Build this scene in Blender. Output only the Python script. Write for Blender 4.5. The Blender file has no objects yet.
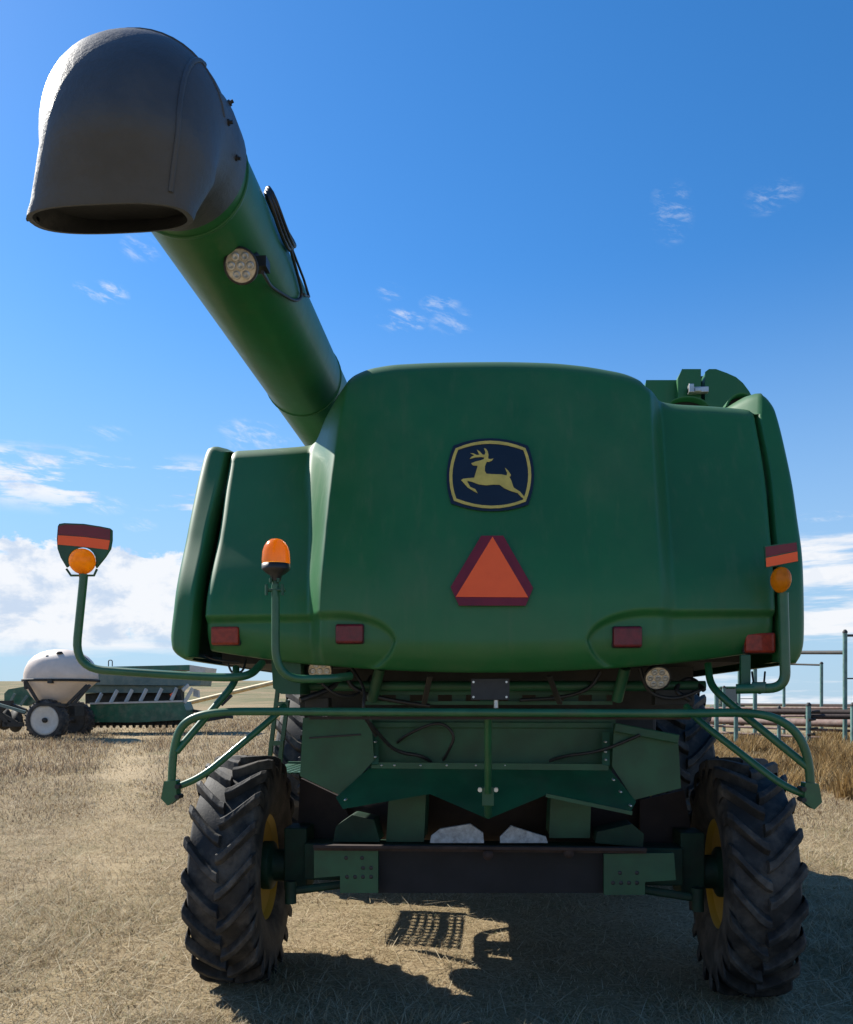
import bpy, bmesh, math, random
import numpy as np
from mathutils import Vector, Matrix, geometry

R = math.radians
random.seed(7)
rng = np.random.default_rng(7)
scene = bpy.context.scene
COL = scene.collection

# ------------------------------------------------------------------ camera, light, sky
CAM_H = 1.70          # eye height in metres
YAW = R(4.4)          # the photographer stands on the machine's axis and looks a little left of it
FOC, CX, HZ = 830.0, 426.5, 704.0
SUN_EL, SUN_AZ = R(42), R(-60)      # azimuth from +Y towards +X

cam_d = bpy.data.cameras.new('camera')
cam = bpy.data.objects.new('camera', cam_d)
COL.objects.link(cam)
cam.location = (0, 0, CAM_H)
cam.rotation_euler = (R(90), 0, YAW)
cam_d.sensor_width = 36
cam_d.lens = FOC * 36 / 1024
cam_d.shift_y = (HZ - 512) / 1024
cam_d.clip_end = 6000
scene.camera = cam

scene.view_settings.view_transform = 'Standard'
scene.view_settings.look = 'None'
scene.view_settings.gamma = 1
scene.view_settings.use_curve_mapping = False
scene.view_settings.exposure = 0.8

sun_d = bpy.data.lights.new('sun', 'SUN')
sun_d.energy = 5.0
sun_d.angle = R(0.5)
sun_d.color = (1.00, 0.95, 0.86)
sun = bpy.data.objects.new('sun', sun_d)
COL.objects.link(sun)
SUN_V = Vector((math.sin(SUN_AZ) * math.cos(SUN_EL), math.cos(SUN_AZ) * math.cos(SUN_EL), math.sin(SUN_EL)))
sun.rotation_euler = SUN_V.to_track_quat('Z', 'Y').to_euler()

FWD = (-math.sin(YAW), math.cos(YAW))
RGT = (math.cos(YAW), math.sin(YAW))


def PT(px, py, t):
    """point seen at image position px, py at depth t"""
    u = (px - CX) / FOC
    return Vector((t * (FWD[0] + u * RGT[0]), t * (FWD[1] + u * RGT[1]), CAM_H - (py - HZ) / FOC * t))


def P(px, py, Y):
    """the same, on the plane y = Y of the machine"""
    u = (px - CX) / FOC
    return PT(px, py, Y / (FWD[1] + u * RGT[1]))


class NT:
    def __init__(self, tree):
        self.t = tree
        self.n = tree.nodes
        self.l = tree.links

    def node(self, typ, **kw):
        n = self.n.new(typ)
        for k, v in kw.items():
            setattr(n, k, v)
        return n

    def put(self, sock, v):
        if isinstance(v, bpy.types.NodeSocket):
            self.l.new(v, sock)
        elif isinstance(v, (tuple, list)) and len(v) == 3 and sock.type == 'RGBA':
            sock.default_value = (*v, 1)
        else:
            sock.default_value = v

    def math(self, op, a, b=0.0, c=0.0):
        n = self.node('ShaderNodeMath', operation=op)
        for i, v in enumerate((a, b, c)):
            self.put(n.inputs[i], v)
        return n.outputs[0]

    def ramp01(self, v, a, b, lo=0.0, hi=1.0):
        n = self.node('ShaderNodeMapRange', interpolation_type='SMOOTHSTEP')
        self.put(n.inputs['Value'], v)
        n.inputs['From Min'].default_value = a
        n.inputs['From Max'].default_value = b
        n.inputs['To Min'].default_value = lo
        n.inputs['To Max'].default_value = hi
        return n.outputs[0]

    def noise(self, vec, scale, detail=4, rough=0.55, lac=2.0, dist=0.0):
        n = self.node('ShaderNodeTexNoise')
        if vec is not None:
            self.put(n.inputs['Vector'], vec)
        n.inputs['Scale'].default_value = scale
        n.inputs['Detail'].default_value = detail
        n.inputs['Roughness'].default_value = rough
        n.inputs['Lacunarity'].default_value = lac
        n.inputs['Distortion'].default_value = dist
        return n.outputs[0]

    def mix(self, f, a, b, mode='MIX'):
        n = self.node('ShaderNodeMix', data_type='RGBA', blend_type=mode)
        self.put(n.inputs[0], f)
        self.put(n.inputs[6], a)
        self.put(n.inputs[7], b)
        return n.outputs[2]

    def vec(self, x, y, z):
        n = self.node('ShaderNodeCombineXYZ')
        for i, v in enumerate((x, y, z)):
            self.put(n.inputs[i], v)
        return n.outputs[0]

    def bump(self, h, strength, dist=0.01):
        n = self.node('ShaderNodeBump')
        n.inputs['Strength'].default_value = strength
        n.inputs['Distance'].default_value = dist
        self.put(n.inputs['Height'], h)
        return n.outputs[0]


def azel(px, py):
    d = PT(px, py, 1) - Vector((0, 0, CAM_H))
    d.normalize()
    return math.atan2(d.x, d.y), math.asin(d.z)


def build_world():
    w = bpy.data.worlds.new('World')
    scene.world = w
    w.use_nodes = True
    w.node_tree.nodes.clear()
    g = NT(w.node_tree)
    sky = g.node('ShaderNodeTexSky', sky_type='NISHITA', sun_disc=False)
    sky.sun_elevation = SUN_EL
    sky.sun_rotation = SUN_AZ
    sky.altitude = 900
    sky.air_density = 1.0
    sky.dust_density = 0.4
    sky.ozone_density = 2.2
    hsv = g.node('ShaderNodeHueSaturation')
    hsv.inputs['Saturation'].default_value = 1.26
    g.put(hsv.inputs['Color'], g.mix(1.00, sky.outputs[0], (.86, .93, 1.0), 'MULTIPLY'))
    tc = g.node('ShaderNodeTexCoord')
    sep = g.node('ShaderNodeSeparateXYZ')
    g.put(sep.inputs[0], tc.outputs['Generated'])
    x, y, z = sep.outputs
    az = g.math('ARCTAN2', x, y)
    el = g.math('ARCSINE', z)
    skyc = g.mix(g.ramp01(el, 0.50, 0.0, 0.0, 0.88), hsv.outputs[0], (2.1, 3.1, 4.2))
    # --- the bank of cumulus low over the horizon
    pv = g.vec(g.math('MULTIPLY', az, 1.0), g.math('MULTIPLY', el, 1.7), 3.3)
    nA = g.noise(pv, 5.0, 3, 0.5)
    nP = g.noise(pv, 16.0, 8, 0.62, dist=0.25)
    sv = g.vec(g.math('MULTIPLY', az, 1.0), g.math('MULTIPLY', el, 9.0), 1.7)
    nS = g.noise(sv, 4.0, 6, 0.6)
    east = g.ramp01(az, 0.15, 0.32)
    top_w = g.math('ADD', g.math('MULTIPLY', g.math('SUBTRACT', nA, 0.5), 0.12),
                   g.math('MULTIPLY', g.math('SUBTRACT', nP, 0.5), 0.11))
    top_w = g.math('MULTIPLY', top_w, g.math('SUBTRACT', 1.0, g.math('MULTIPLY', east, 0.85)))
    top = g.ramp01(g.math('ADD', el, top_w), 0.186, 0.178)
    low = g.ramp01(g.math('ADD', el, g.math('MULTIPLY', g.math('SUBTRACT', nS, 0.5), 0.07)), 0.045, 0.075)
    low_e = g.ramp01(nS, 0.56, 0.44)
    low = g.math('ADD', g.math('MULTIPLY', low, g.math('SUBTRACT', 1.0, east)), g.math('MULTIPLY', low_e, east))
    gaps = g.ramp01(nP, 0.30, 0.43)
    gaps = g.math('MAXIMUM', gaps, g.math('MULTIPLY', east, 0.9))
    bank = g.math('MULTIPLY', g.math('MULTIPLY', top, low), gaps)
    bank = g.math('MULTIPLY', bank, 0.93)
    # thin streaks above the bank
    def window(c, half, soft):
        d = g.math('ABSOLUTE', g.math('SUBTRACT', el, c))
        return g.ramp01(d, half + soft, half)
    st = g.ramp01(g.noise(g.vec(az, g.math('MULTIPLY', el, 5.0), 7.1), 7.0, 8, 0.64, dist=0.2), 0.49, 0.60)
    st = g.math('MULTIPLY', st, window(0.243, 0.012, 0.03))
    st = g.math('MULTIPLY', st, g.ramp01(az, -0.22, -0.34))
    cover = g.math('MAXIMUM', bank, g.math('MULTIPLY', st, 0.9))
    # single small wisps
    wn = g.ramp01(g.noise(g.vec(az, g.math('MULTIPLY', g.math('ADD', el, g.math('MULTIPLY', az, .25)), 3.0), 2.2), 34.0, 8, 0.68, dist=0.3), 0.45, 0.72)
    for px, py, sx, sy, k in ((402, 321, .022, .009, .85), (440, 304, .018, .007, .65), (452, 322, .022, .011, .35),
                              (390, 292, .012, .007, .5), (672, 214, .018, .02, .4), (668, 196, .014, .009, .4),
                              (772, 197, .022, .011, .35), (108, 293, .016, .008, .9), (86, 290, .012, .006, .5),
                              (28, 458, .014, .007, .7), (108, 433, .018, .006, .4), (252, 434, .03, .012, .5),
                              (270, 446, .04, .012, .4), (140, 248, .016, .01, .4), (832, 516, .04, .004, .5),
                              (850, 536, .05, .004, .9), (140, 525, .014, .006, .5), (105, 505, .018, .008, .6)):
        a0, e0 = azel(px, py)
        da = g.math('DIVIDE', g.math('SUBTRACT', az, a0), sx)
        de = g.math('DIVIDE', g.math('SUBTRACT', el, e0), sy)
        rr = g.math('ADD', g.math('MULTIPLY', da, da), g.math('MULTIPLY', de, de))
        m = g.math('MULTIPLY', g.ramp01(rr, 2.6, 0.0), k * .85)
        cover = g.math('MAXIMUM', cover, g.math('MULTIPLY', m, wn))
    shade = g.ramp01(g.noise(g.vec(az, g.math('MULTIPLY', g.math('SUBTRACT', el, 0.012), 1.7), 3.3), 14.0, 7, 0.62, dist=0.2), 0.37, 0.54)
    shade = g.math('MAXIMUM', shade, g.math('MULTIPLY', east, 0.8))
    ccol = g.mix(shade, (3.2, 3.75, 4.6), (5.0, 5.05, 5.2))
    out = g.mix(cover, skyc, ccol)
    bg = g.node('ShaderNodeBackground')
    g.put(bg.inputs['Color'], out)
    bg.inputs['Strength'].default_value = 0.11
    o = g.node('ShaderNodeOutputWorld')
    g.l.new(bg.outputs[0], o.inputs[0])


build_world()


# ------------------------------------------------------------------ materials
def material(name, base, rough=0.5, metal=0.0, coat=0.0, var=0.25, vscale=6.0, dust=0.0, dust_col=(.30, .25, .17),
             bump=0.0, bscale=60.0, dust_scale=3.0, spec=0.5, trans=0.0, coat_rough=0.08, up_dust=0.0, streak=0.0):
    m = bpy.data.materials.new(name)
    m.use_nodes = True
    g = NT(m.node_tree)
    b = g.n['Principled BSDF']
    tc = g.node('ShaderNodeTexCoord')
    v = tc.outputs['Object']
    n1 = g.noise(v, vscale, 5, 0.6)
    dark = tuple(c * (1 - var) for c in base)
    lite = tuple(min(1, c * (1 + var)) for c in base)
    col = g.mix(g.ramp01(n1, 0.3, 0.7), dark, lite)
    r_sock = rough
    if streak:
        mp = g.node('ShaderNodeMapping')
        mp.inputs['Scale'].default_value = (7, 7, .5)
        g.put(mp.inputs['Vector'], v)
        ns = g.noise(mp.outputs[0], 2.2, 7, .68)
        col = g.mix(g.math('MULTIPLY', g.ramp01(ns, .50, .74), streak), col, dust_col)
        r_sock = g.math('ADD', g.math('MULTIPLY', ns, .22), rough - .11)
        rough = .5
    if dust > 0 or up_dust > 0:
        n2 = g.noise(v, dust_scale, 8, 0.68)
        f = g.math('MULTIPLY', g.ramp01(n2, 0.42, 0.72), dust)
        if up_dust > 0:
            ge = g.node('ShaderNodeNewGeometry')
            s2 = g.node('ShaderNodeSeparateXYZ')
            g.put(s2.inputs[0], ge.outputs['Normal'])
            f = g.math('MAXIMUM', f, g.math('MULTIPLY', g.ramp01(s2.outputs[2], 0.2, 0.9), up_dust))
        col = g.mix(f, col, dust_col)
        r_sock = g.math('ADD', g.math('MULTIPLY', f, 0.9 - rough), r_sock)
    g.put(b.inputs['Base Color'], col)
    g.put(b.inputs['Roughness'], r_sock)
    b.inputs['Metallic'].default_value = metal
    b.inputs['Coat Weight'].default_value = coat
    b.inputs['Coat Roughness'].default_value = coat_rough
    b.inputs['Specular IOR Level'].default_value = spec
    b.inputs['Transmission Weight'].default_value = trans
    if bump:
        nb = g.noise(v, bscale, 6, 0.65)
        g.put(b.inputs['Normal'], g.bump(nb, bump, 0.01))
    return m


M = {}
M['green'] = material('green_paint', (.013, .118, .034), rough=.46, coat=.10, coat_rough=.2, spec=.38, streak=.16, up_dust=.35, var=.10, vscale=1.5, dust=.16, dust_col=(.13, .16, .09), dust_scale=1.6, bump=.02, bscale=5)
M['green_arm'] = material('green_arm_paint', (.012, .095, .036), rough=.4, coat=.15, var=.15, vscale=9, dust=.18, dust_col=(.17, .17, .11))
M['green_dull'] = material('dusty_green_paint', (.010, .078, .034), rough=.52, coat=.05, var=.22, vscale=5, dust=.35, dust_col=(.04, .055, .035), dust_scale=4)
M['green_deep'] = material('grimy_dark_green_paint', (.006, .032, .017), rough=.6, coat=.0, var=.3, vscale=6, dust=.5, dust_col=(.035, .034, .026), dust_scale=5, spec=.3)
M['green_far'] = material('faded_green_paint', (.012, .10, .055), rough=.45, coat=.1, var=.25, vscale=2, dust=.3)
M['dark'] = material('dark_steel', (.018, .019, .018), rough=.65, var=.4, vscale=8, dust=.4, dust_col=(.07, .058, .042))
M['black_plastic'] = material('black_plastic', (.016, .017, .019), rough=.5, var=.25, vscale=20)
M['rubber_flap'] = material('black_rubber_sheet', (.009, .009, .011), rough=.8, var=.3, vscale=5, dust=.25, dust_col=(.022, .020, .018))
M['spout'] = material('grey_black_rubber', (.040, .044, .050), rough=.52, var=.16, vscale=5, dust=.22, dust_col=(.065, .068, .072), dust_scale=5, bump=.3, bscale=38, spec=.55)
M['tyre'] = material('tyre_rubber', (.017, .0165, .016), rough=.7, var=.3, vscale=10, dust=.85, dust_col=(.115, .100, .082), dust_scale=5, bump=.25, bscale=70)
M['yellow'] = material('yellow_rim_paint', (.42, .25, .010), rough=.5, var=.15, vscale=6, dust=.35, dust_col=(.22, .16, .08))
M['amber'] = material('amber_lens', (.85, .24, .008), rough=.15, var=.5, vscale=34, coat=.5, trans=.25, bump=.25, bscale=90)
def see_through(m, col, f):
    g = NT(m.node_tree)
    b = g.n['Principled BSDF']
    t = g.node('ShaderNodeBsdfTranslucent')
    g.put(t.inputs['Color'], col)
    mx = g.node('ShaderNodeMixShader')
    mx.inputs[0].default_value = f
    g.l.new(b.outputs[0], mx.inputs[1])
    g.l.new(t.outputs[0], mx.inputs[2])
    g.l.new(mx.outputs[0], g.n['Material Output'].inputs[0])


see_through(M['amber'], (1.00, .50, .03), .7)
M['beacon_lens'] = material('orange_beacon_lens', (.85, .27, .012), rough=.22, var=.12, vscale=18, coat=.6, trans=.2)
see_through(M['beacon_lens'], (1.0, .42, .03), .55)
M['red_lens'] = material('dark_red_lens', (.12, .004, .010), rough=.5, spec=.25, var=.3, vscale=30, coat=.4, bump=.3, bscale=120)
M['orange_lens'] = material('faded_orange_lens', (.26, .026, .010), rough=.5, spec=.25, var=.25, vscale=40, coat=.3, bump=.3, bscale=120)
M['sign_red'] = material('dark_red_reflector', (.16, .006, .012), rough=.4, var=.12, vscale=14)
M['sign_orange'] = material('fluorescent_orange', (1.0, .115, .016), rough=.5, var=.06, vscale=9)
M['badge_black'] = material('badge_navy_black', (.008, .012, .022), rough=.4, var=.15)
M['badge_gold'] = material('badge_gold', (.56, .43, .09), rough=.42, var=.12, vscale=20)
M['lamp_glass'] = material('lamp_reflector', (.62, .56, .46), rough=.22, metal=.35, var=.2, vscale=60, coat=.8)
M['silver'] = material('bare_steel', (.48, .49, .5), rough=.38, metal=.7, var=.2, vscale=20, dust=.2)
M['white'] = material('scuffed_white_paint', (.42, .44, .46), rough=.5, var=.2, vscale=30, dust=.7, dust_col=(.16, .15, .14), dust_scale=22)
M['rust'] = material('rusty_steel', (.030, .018, .015), rough=.8, var=.4, vscale=14, dust=.4, dust_col=(.055, .042, .034), bump=.2)
M['brown'] = material('dusty_brown_shield', (.022, .013, .011), rough=.8, var=.35, vscale=5, dust=.4, dust_col=(.075, .05, .036))
M['tank'] = material('white_poly_tank', (.66, .55, .46), rough=.5, var=.07, vscale=2, dust=.25, dust_col=(.5, .44, .36))
M['galv'] = material('dull_galvanised', (.105, .165, .155), rough=.5, metal=.3, var=.15, vscale=3, dust=.3)
M['cream'] = material('off_white_paint', (.52, .50, .45), rough=.5, var=.1, vscale=5, dust=.25)
M['post'] = material('weathered_teal_pipe', (.085, .18, .16), rough=.6, var=.3, vscale=4, dust=.35, dust_col=(.25, .28, .26), dust_scale=7)
M['pink'] = material('faded_red_oxide_pipe', (.15, .095, .08), rough=.8, var=.25, vscale=5, dust=.6, dust_col=(.26, .22, .19))
M['tan'] = material('tan_painted_tube', (.55, .42, .22), rough=.6, var=.2, vscale=3)
M['glass'] = material('tinted_glass', (.02, .03, .035), rough=.06, var=.1, coat=1.0)
M['bolt'] = material('zinc_bolt', (.55, .56, .55), rough=.35, metal=.8, var=.15)


# ------------------------------------------------------------------ mesh building
class MB:
    def __init__(self):
        self.v, self.f, self.m, self.s = [], [], [], []

    def add(self, verts, faces, mat=0, smooth=False):
        o = len(self.v)
        self.v += [tuple(p) for p in verts]
        for f in faces:
            self.f.append([i + o for i in f])
            self.m.append(mat)
            self.s.append(smooth)
        return self

    def box(self, lo, hi, mat=0, mtx=None):
        (x0, y0, z0), (x1, y1, z1) = lo, hi
        vs = [Vector(p) for p in ((x0, y0, z0), (x1, y0, z0), (x1, y1, z0), (x0, y1, z0), (x0, y0, z1), (x1, y0, z1), (x1, y1, z1), (x0, y1, z1))]
        if mtx is not None:
            vs = [mtx @ p for p in vs]
        return self.add(vs, ((0, 3, 2, 1), (4, 5, 6, 7), (0, 1, 5, 4), (1, 2, 6, 5), (2, 3, 7, 6), (3, 0, 4, 7)), mat)

    def bar(self, a, b, w, h, mat=0, up=Vector((0, 0, 1))):
        a, b = Vector(a), Vector(b)
        d = (b - a).normalized()
        sx = d.cross(up).normalized()
        sz = sx.cross(d).normalized()
        vs = []
        for p in (a, b):
            for i, j in ((-1, -1), (1, -1), (1, 1), (-1, 1)):
                vs.append(p + sx * (i * w / 2) + sz * (j * h / 2))
        return self.add(vs, ((3, 2, 1, 0), (4, 5, 6, 7), (0, 1, 5, 4), (1, 2, 6, 5), (2, 3, 7, 6), (3, 0, 4, 7)), mat)

    def tube(self, pts, r, n=12, mat=0, caps=True, radii=None):
        pts = [Vector(p) for p in pts]
        rings = []
        prev = None
        for i, p in enumerate(pts):
            if i == 0:
                d = pts[1] - p
            elif i == len(pts) - 1:
                d = p - pts[i - 1]
            else:
                d = (pts[i + 1] - p).normalized() + (p - pts[i - 1]).normalized()
            d.normalize()
            if prev is None:
                a = Vector((0, 0, 1)) if abs(d.z) < .9 else Vector((1, 0, 0))
                u = d.cross(a).normalized()
            else:
                u = (prev - d * prev.dot(d)).normalized()
            prev = u
            w = d.cross(u)
            rr = radii[i] if radii else r
            rings.append([p + (u * math.cos(2 * math.pi * k / n) + w * math.sin(2 * math.pi * k / n)) * rr for k in range(n)])
        vs = [q for ring in rings for q in ring]
        fs = []
        for i in range(len(rings) - 1):
            for k in range(n):
                k2 = (k + 1) % n
                fs.append((i * n + k, i * n + k2, (i + 1) * n + k2, (i + 1) * n + k))
        self.add(vs, fs, mat, True)
        if caps:
            self.add(rings[0], [tuple(range(n - 1, -1, -1))], mat)
            self.add(rings[-1], [tuple(range(n))], mat)
        return self

    def lathe(self, prof, origin, axis, n=32, mat=0, smooth=True):
        """prof: (along axis, radius)"""
        o, ax = Vector(origin), Vector(axis).normalized()
        a = Vector((0, 0, 1)) if abs(ax.z) < .9 else Vector((0, 1, 0))
        u = ax.cross(a).normalized()
        w = ax.cross(u)
        vs, fs = [], []
        for t, r in prof:
            for k in range(n):
                an = 2 * math.pi * k / n
                vs.append(o + ax * t + (u * math.cos(an) + w * math.sin(an)) * r)
        for i in range(len(prof) - 1):
            for k in range(n):
                k2 = (k + 1) % n
                fs.append((i * n + k, (i + 1) * n + k, (i + 1) * n + k2, i * n + k2))
        return self.add(vs, fs, mat, smooth)

    def poly(self, front, back_shift, mat=0, side_mat=None):
        """flat outline with thickness; front: 3-D points, back_shift: vector"""
        front = [Vector(p) for p in front]
        n = len(front)
        tri = geometry.tessellate_polygon([front])
        bs = Vector(back_shift)
        vs = front + [p + bs for p in front]
        self.add(vs, [tuple(t) for t in tri] + [tuple(i + n for i in reversed(t)) for t in tri], mat)
        self.add(vs, [(i, i + n, (i + 1) % n + n, (i + 1) % n) for i in range(n)], mat if side_mat is None else side_mat)
        return self

    def grid(self, rows, mat=0, smooth=True, flip=False, close=False):
        nr, nc = len(rows), len(rows[0])
        vs = [p for r in rows for p in r]
        fs = []
        for i in range(nr - 1):
            for j in range(nc - 1 if not close else nc):
                j2 = (j + 1) % nc
                q = (i * nc + j, i * nc + j2, (i + 1) * nc + j2, (i + 1) * nc + j)
                fs.append(q[::-1] if flip else q)
        return self.add(vs, fs, mat, smooth)

    def build(self, name, mats, parent=None, bevel=0.0, recalc=True, label=None, weld=0.0, solidify=0.0):
        me = bpy.data.meshes.new(name)
        loc = Vector((0, 0, 0))
        if parent is not None:
            loc = world_loc(parent)
        me.from_pydata([(x - loc.x, y - loc.y, z - loc.z) for x, y, z in self.v], [], self.f)
        if not isinstance(mats, (list, tuple)):
            mats = [mats]
        for m in mats:
            me.materials.append(m)
        me.polygons.foreach_set('material_index', self.m)
        me.polygons.foreach_set('use_smooth', self.s)
        if recalc or weld:
            bm = bmesh.new()
            bm.from_mesh(me)
            if weld:
                bmesh.ops.remove_doubles(bm, verts=bm.verts, dist=weld)
            bmesh.ops.recalc_face_normals(bm, faces=bm.faces)
            bm.to_mesh(me)
            bm.free()
        me.update()
        o = bpy.data.objects.new(name, me)
        COL.objects.link(o)
        if parent is not None:
            o.parent = parent
        if label:
            o['label'] = label
        if solidify:
            md = o.modifiers.new('solid', 'SOLIDIFY')
            md.thickness = solidify
            md.offset = 0
        if bevel:
            md = o.modifiers.new('bevel', 'BEVEL')
            md.width = bevel
            md.segments = 2
            md.limit_method = 'ANGLE'
            md.angle_limit = R(35)
        return o


def world_loc(o):
    p = Vector((0, 0, 0))
    while o is not None:
        p = p + o.location
        o = o.parent
    return p


def thing(name, label, cat, loc, group=None, kind=None):
    o = bpy.data.objects.new(name, None)
    COL.objects.link(o)
    o.location = loc
    o.empty_display_size = .3
    o['label'] = label
    o['category'] = cat
    if group:
        o['group'] = group
    if kind:
        o['kind'] = kind
    return o


def fillet(pts, r, n=6):
    pts = [Vector(p) for p in pts]
    out = [pts[0]]
    for i in range(1, len(pts) - 1):
        a, p, b = pts[i - 1], pts[i], pts[i + 1]
        da, db = (a - p), (b - p)
        ra = min(r, da.length * .48)
        rb = min(r, db.length * .48)
        s, e = p + da.normalized() * ra, p + db.normalized() * rb
        for k in range(n + 1):
            t = k / n
            out.append(s * (1 - t) ** 2 + p * (2 * t * (1 - t)) + e * t * t)
    out.append(pts[-1])
    return out


def sstep(a, b, x):
    t = min(1, max(0, (x - a) / (b - a)))
    return t * t * (3 - 2 * t)


def interp(x, pts):
    """smooth (monotone cubic) interpolation through (x, y) pairs sorted by x"""
    xs = [p[0] for p in pts]
    ys = [p[1] for p in pts]
    if x <= xs[0]:
        return ys[0]
    if x >= xs[-1]:
        return ys[-1]
    i = max(k for k in range(len(xs) - 1) if xs[k] <= x)
    h = xs[i + 1] - xs[i]
    d = (ys[i + 1] - ys[i]) / h
    def slope(k):
        if k == 0 or k == len(xs) - 1:
            return (ys[1] - ys[0]) / (xs[1] - xs[0]) if k == 0 else (ys[-1] - ys[-2]) / (xs[-1] - xs[-2])
        d0 = (ys[k] - ys[k - 1]) / (xs[k] - xs[k - 1])
        d1 = (ys[k + 1] - ys[k]) / (xs[k + 1] - xs[k])
        return 0 if d0 * d1 <= 0 else 2 * d0 * d1 / (d0 + d1)
    t = (x - xs[i]) / h
    m0, m1 = slope(i), slope(i + 1)
    return ((2 * t ** 3 - 3 * t * t + 1) * ys[i] + (t ** 3 - 2 * t * t + t) * h * m0 + (-2 * t ** 3 + 3 * t * t) * ys[i + 1] + (t ** 3 - t * t) * h * m1)


# ------------------------------------------------------------------ the ground
def ground_z(x, y):
    r = np.maximum(y, 0.0)
    ratio = x / np.maximum(y, 1.0)
    w = np.clip((0.05 - ratio) / 0.17, 0, 1)
    w = w * w * (3 - 2 * w)
    rr = np.clip(r - 12, 0, 148)
    z = .01336 * rr ** 1.232 * w
    near = np.clip((60 - r) / 30, 0, 1)
    z = z + near * (0.018 * np.sin(x * 1.9 + 0.7 * y) * np.sin(y * 1.3 - x * .6) + .010 * np.sin(x * 5.1 + 1.0) * np.sin(y * 4.3 + x))
    return z


def build_ground():
    xs = np.concatenate([-np.geomspace(30, 2500, 26)[::-1], np.linspace(-29, 29, 233), np.geomspace(30, 2500, 26)])
    ys = np.concatenate([np.linspace(-30, 1.5, 12), np.linspace(2, 32, 181), np.geomspace(33, 3500, 60)])
    X, Y = np.meshgrid(xs, ys)
    Z = ground_z(X, Y)
    nr, nc = X.shape
    rows = [[(X[i, j], Y[i, j], Z[i, j]) for j in range(nc)] for i in range(nr)]
    m = bpy.data.materials.new('dry_grass_ground')
    m.use_nodes = True
    g = NT(m.node_tree)
    b = g.n['Principled BSDF']
    v = g.node('ShaderNodeTexCoord').outputs['Object']
    straw = g.mix(g.ramp01(g.noise(v, 34, 9, .72), .34, .66), (0.188, 0.134, 0.074), (0.412, 0.321, 0.195))
    patch = g.ramp01(g.noise(v, .55, 6, .62), .40, .62)
    col = g.mix(g.math('MULTIPLY', patch, .55), straw, (0.211, 0.165, 0.085))
    green = g.ramp01(g.noise(v, .9, 7, .66), .56, .70)
    col = g.mix(g.math('MULTIPLY', green, .35), col, (0.143, 0.148, 0.063))
    soil = g.ramp01(g.noise(v, 5.5, 8, .7), .60, .72)
    col = g.mix(g.math('MULTIPLY', soil, .8), col, (0.134, 0.098, 0.067))
    far = g.node('ShaderNodeSeparateXYZ')
    g.put(far.inputs[0], v)
    trk = g.math('ABSOLUTE', g.math('ADD', g.math('ADD', far.outputs[0], g.math('MULTIPLY', far.outputs[1], .435)), .35))
    trk = g.math('MULTIPLY', g.ramp01(g.math('ADD', trk, g.math('MULTIPLY', g.noise(v, 1.2, 4, .6), .8)), 1.35, .45), .35)
    col = g.mix(trk, col, (0.535, 0.409, 0.239))
    ff = g.ramp01(far.outputs[1], 25, 90)
    farc = g.mix(g.ramp01(g.noise(v, .09, 9, .72), .40, .60), (0.245, 0.185, 0.106), (0.103, 0.115, 0.054))
    col = g.mix(ff, col, farc)
    g.put(b.inputs['Base Color'], col)
    b.inputs['Roughness'].default_value = .95
    b.inputs['Specular IOR Level'].default_value = .15
    h = g.math('ADD', g.noise(v, 38, 9, .75), g.math('MULTIPLY', g.noise(v, 7, 5, .6), .8))
    g.put(b.inputs['Normal'], g.bump(h, .75, .03))
    o = MB().grid(rows).build('ground', m, recalc=False)
    o['kind'] = 'structure'
    return o


build_ground()


def blade_mesh(name, label, cat, mat, x, y, z, length, lean, width, tint, curl=0.35):
    """one mesh of many two-segment grass blades"""
    n = len(x)
    az = rng.uniform(0, 2 * np.pi, n)
    dirx, diry = np.cos(az), np.sin(az)
    px_, py_ = -diry, dirx
    h = np.cos(lean)
    s = np.sin(lean)
    v = np.zeros((n, 5, 3))
    base = np.stack([x, y, z], 1)
    wv = np.stack([px_ * width, py_ * width, np.zeros(n)], 1)
    mid = base + np.stack([dirx * s * .5, diry * s * .5, h * .55], 1) * length[:, None]
    s2 = np.clip(s + curl, 0, 1)
    tip = base + np.stack([dirx * s2, diry * s2, h * .95], 1) * length[:, None]
    v[:, 0] = base - wv
    v[:, 1] = base + wv
    v[:, 2] = mid + wv * .75
    v[:, 3] = mid - wv * .75
    v[:, 4] = tip
    me = bpy.data.meshes.new(name)
    me.vertices.add(n * 5)
    me.vertices.foreach_set('co', v.reshape(-1))
    idx = np.arange(n)[:, None] * 5
    loops = np.concatenate([idx + np.array([[0, 1, 2, 3]]), idx + np.array([[3, 2, 4]])], 1).reshape(-1)
    me.loops.add(n * 7)
    me.loops.foreach_set('vertex_index', loops.astype(np.int32))
    me.polygons.add(n * 2)
    st = (np.arange(n)[:, None] * 7 + np.array([[0, 4]])).reshape(-1)
    me.polygons.foreach_set('loop_start', st.astype(np.int32))
    at = me.attributes.new('tint', 'FLOAT', 'POINT')
    at.data.foreach_set('value', np.repeat(tint, 5).astype(np.float32))
    me.materials.append(mat)
    me.update(calc_edges=True)
    o = bpy.data.objects.new(name, me)
    COL.objects.link(o)
    o['kind'] = 'stuff'
    o['label'] = label
    o['category'] = cat
    return o


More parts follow.
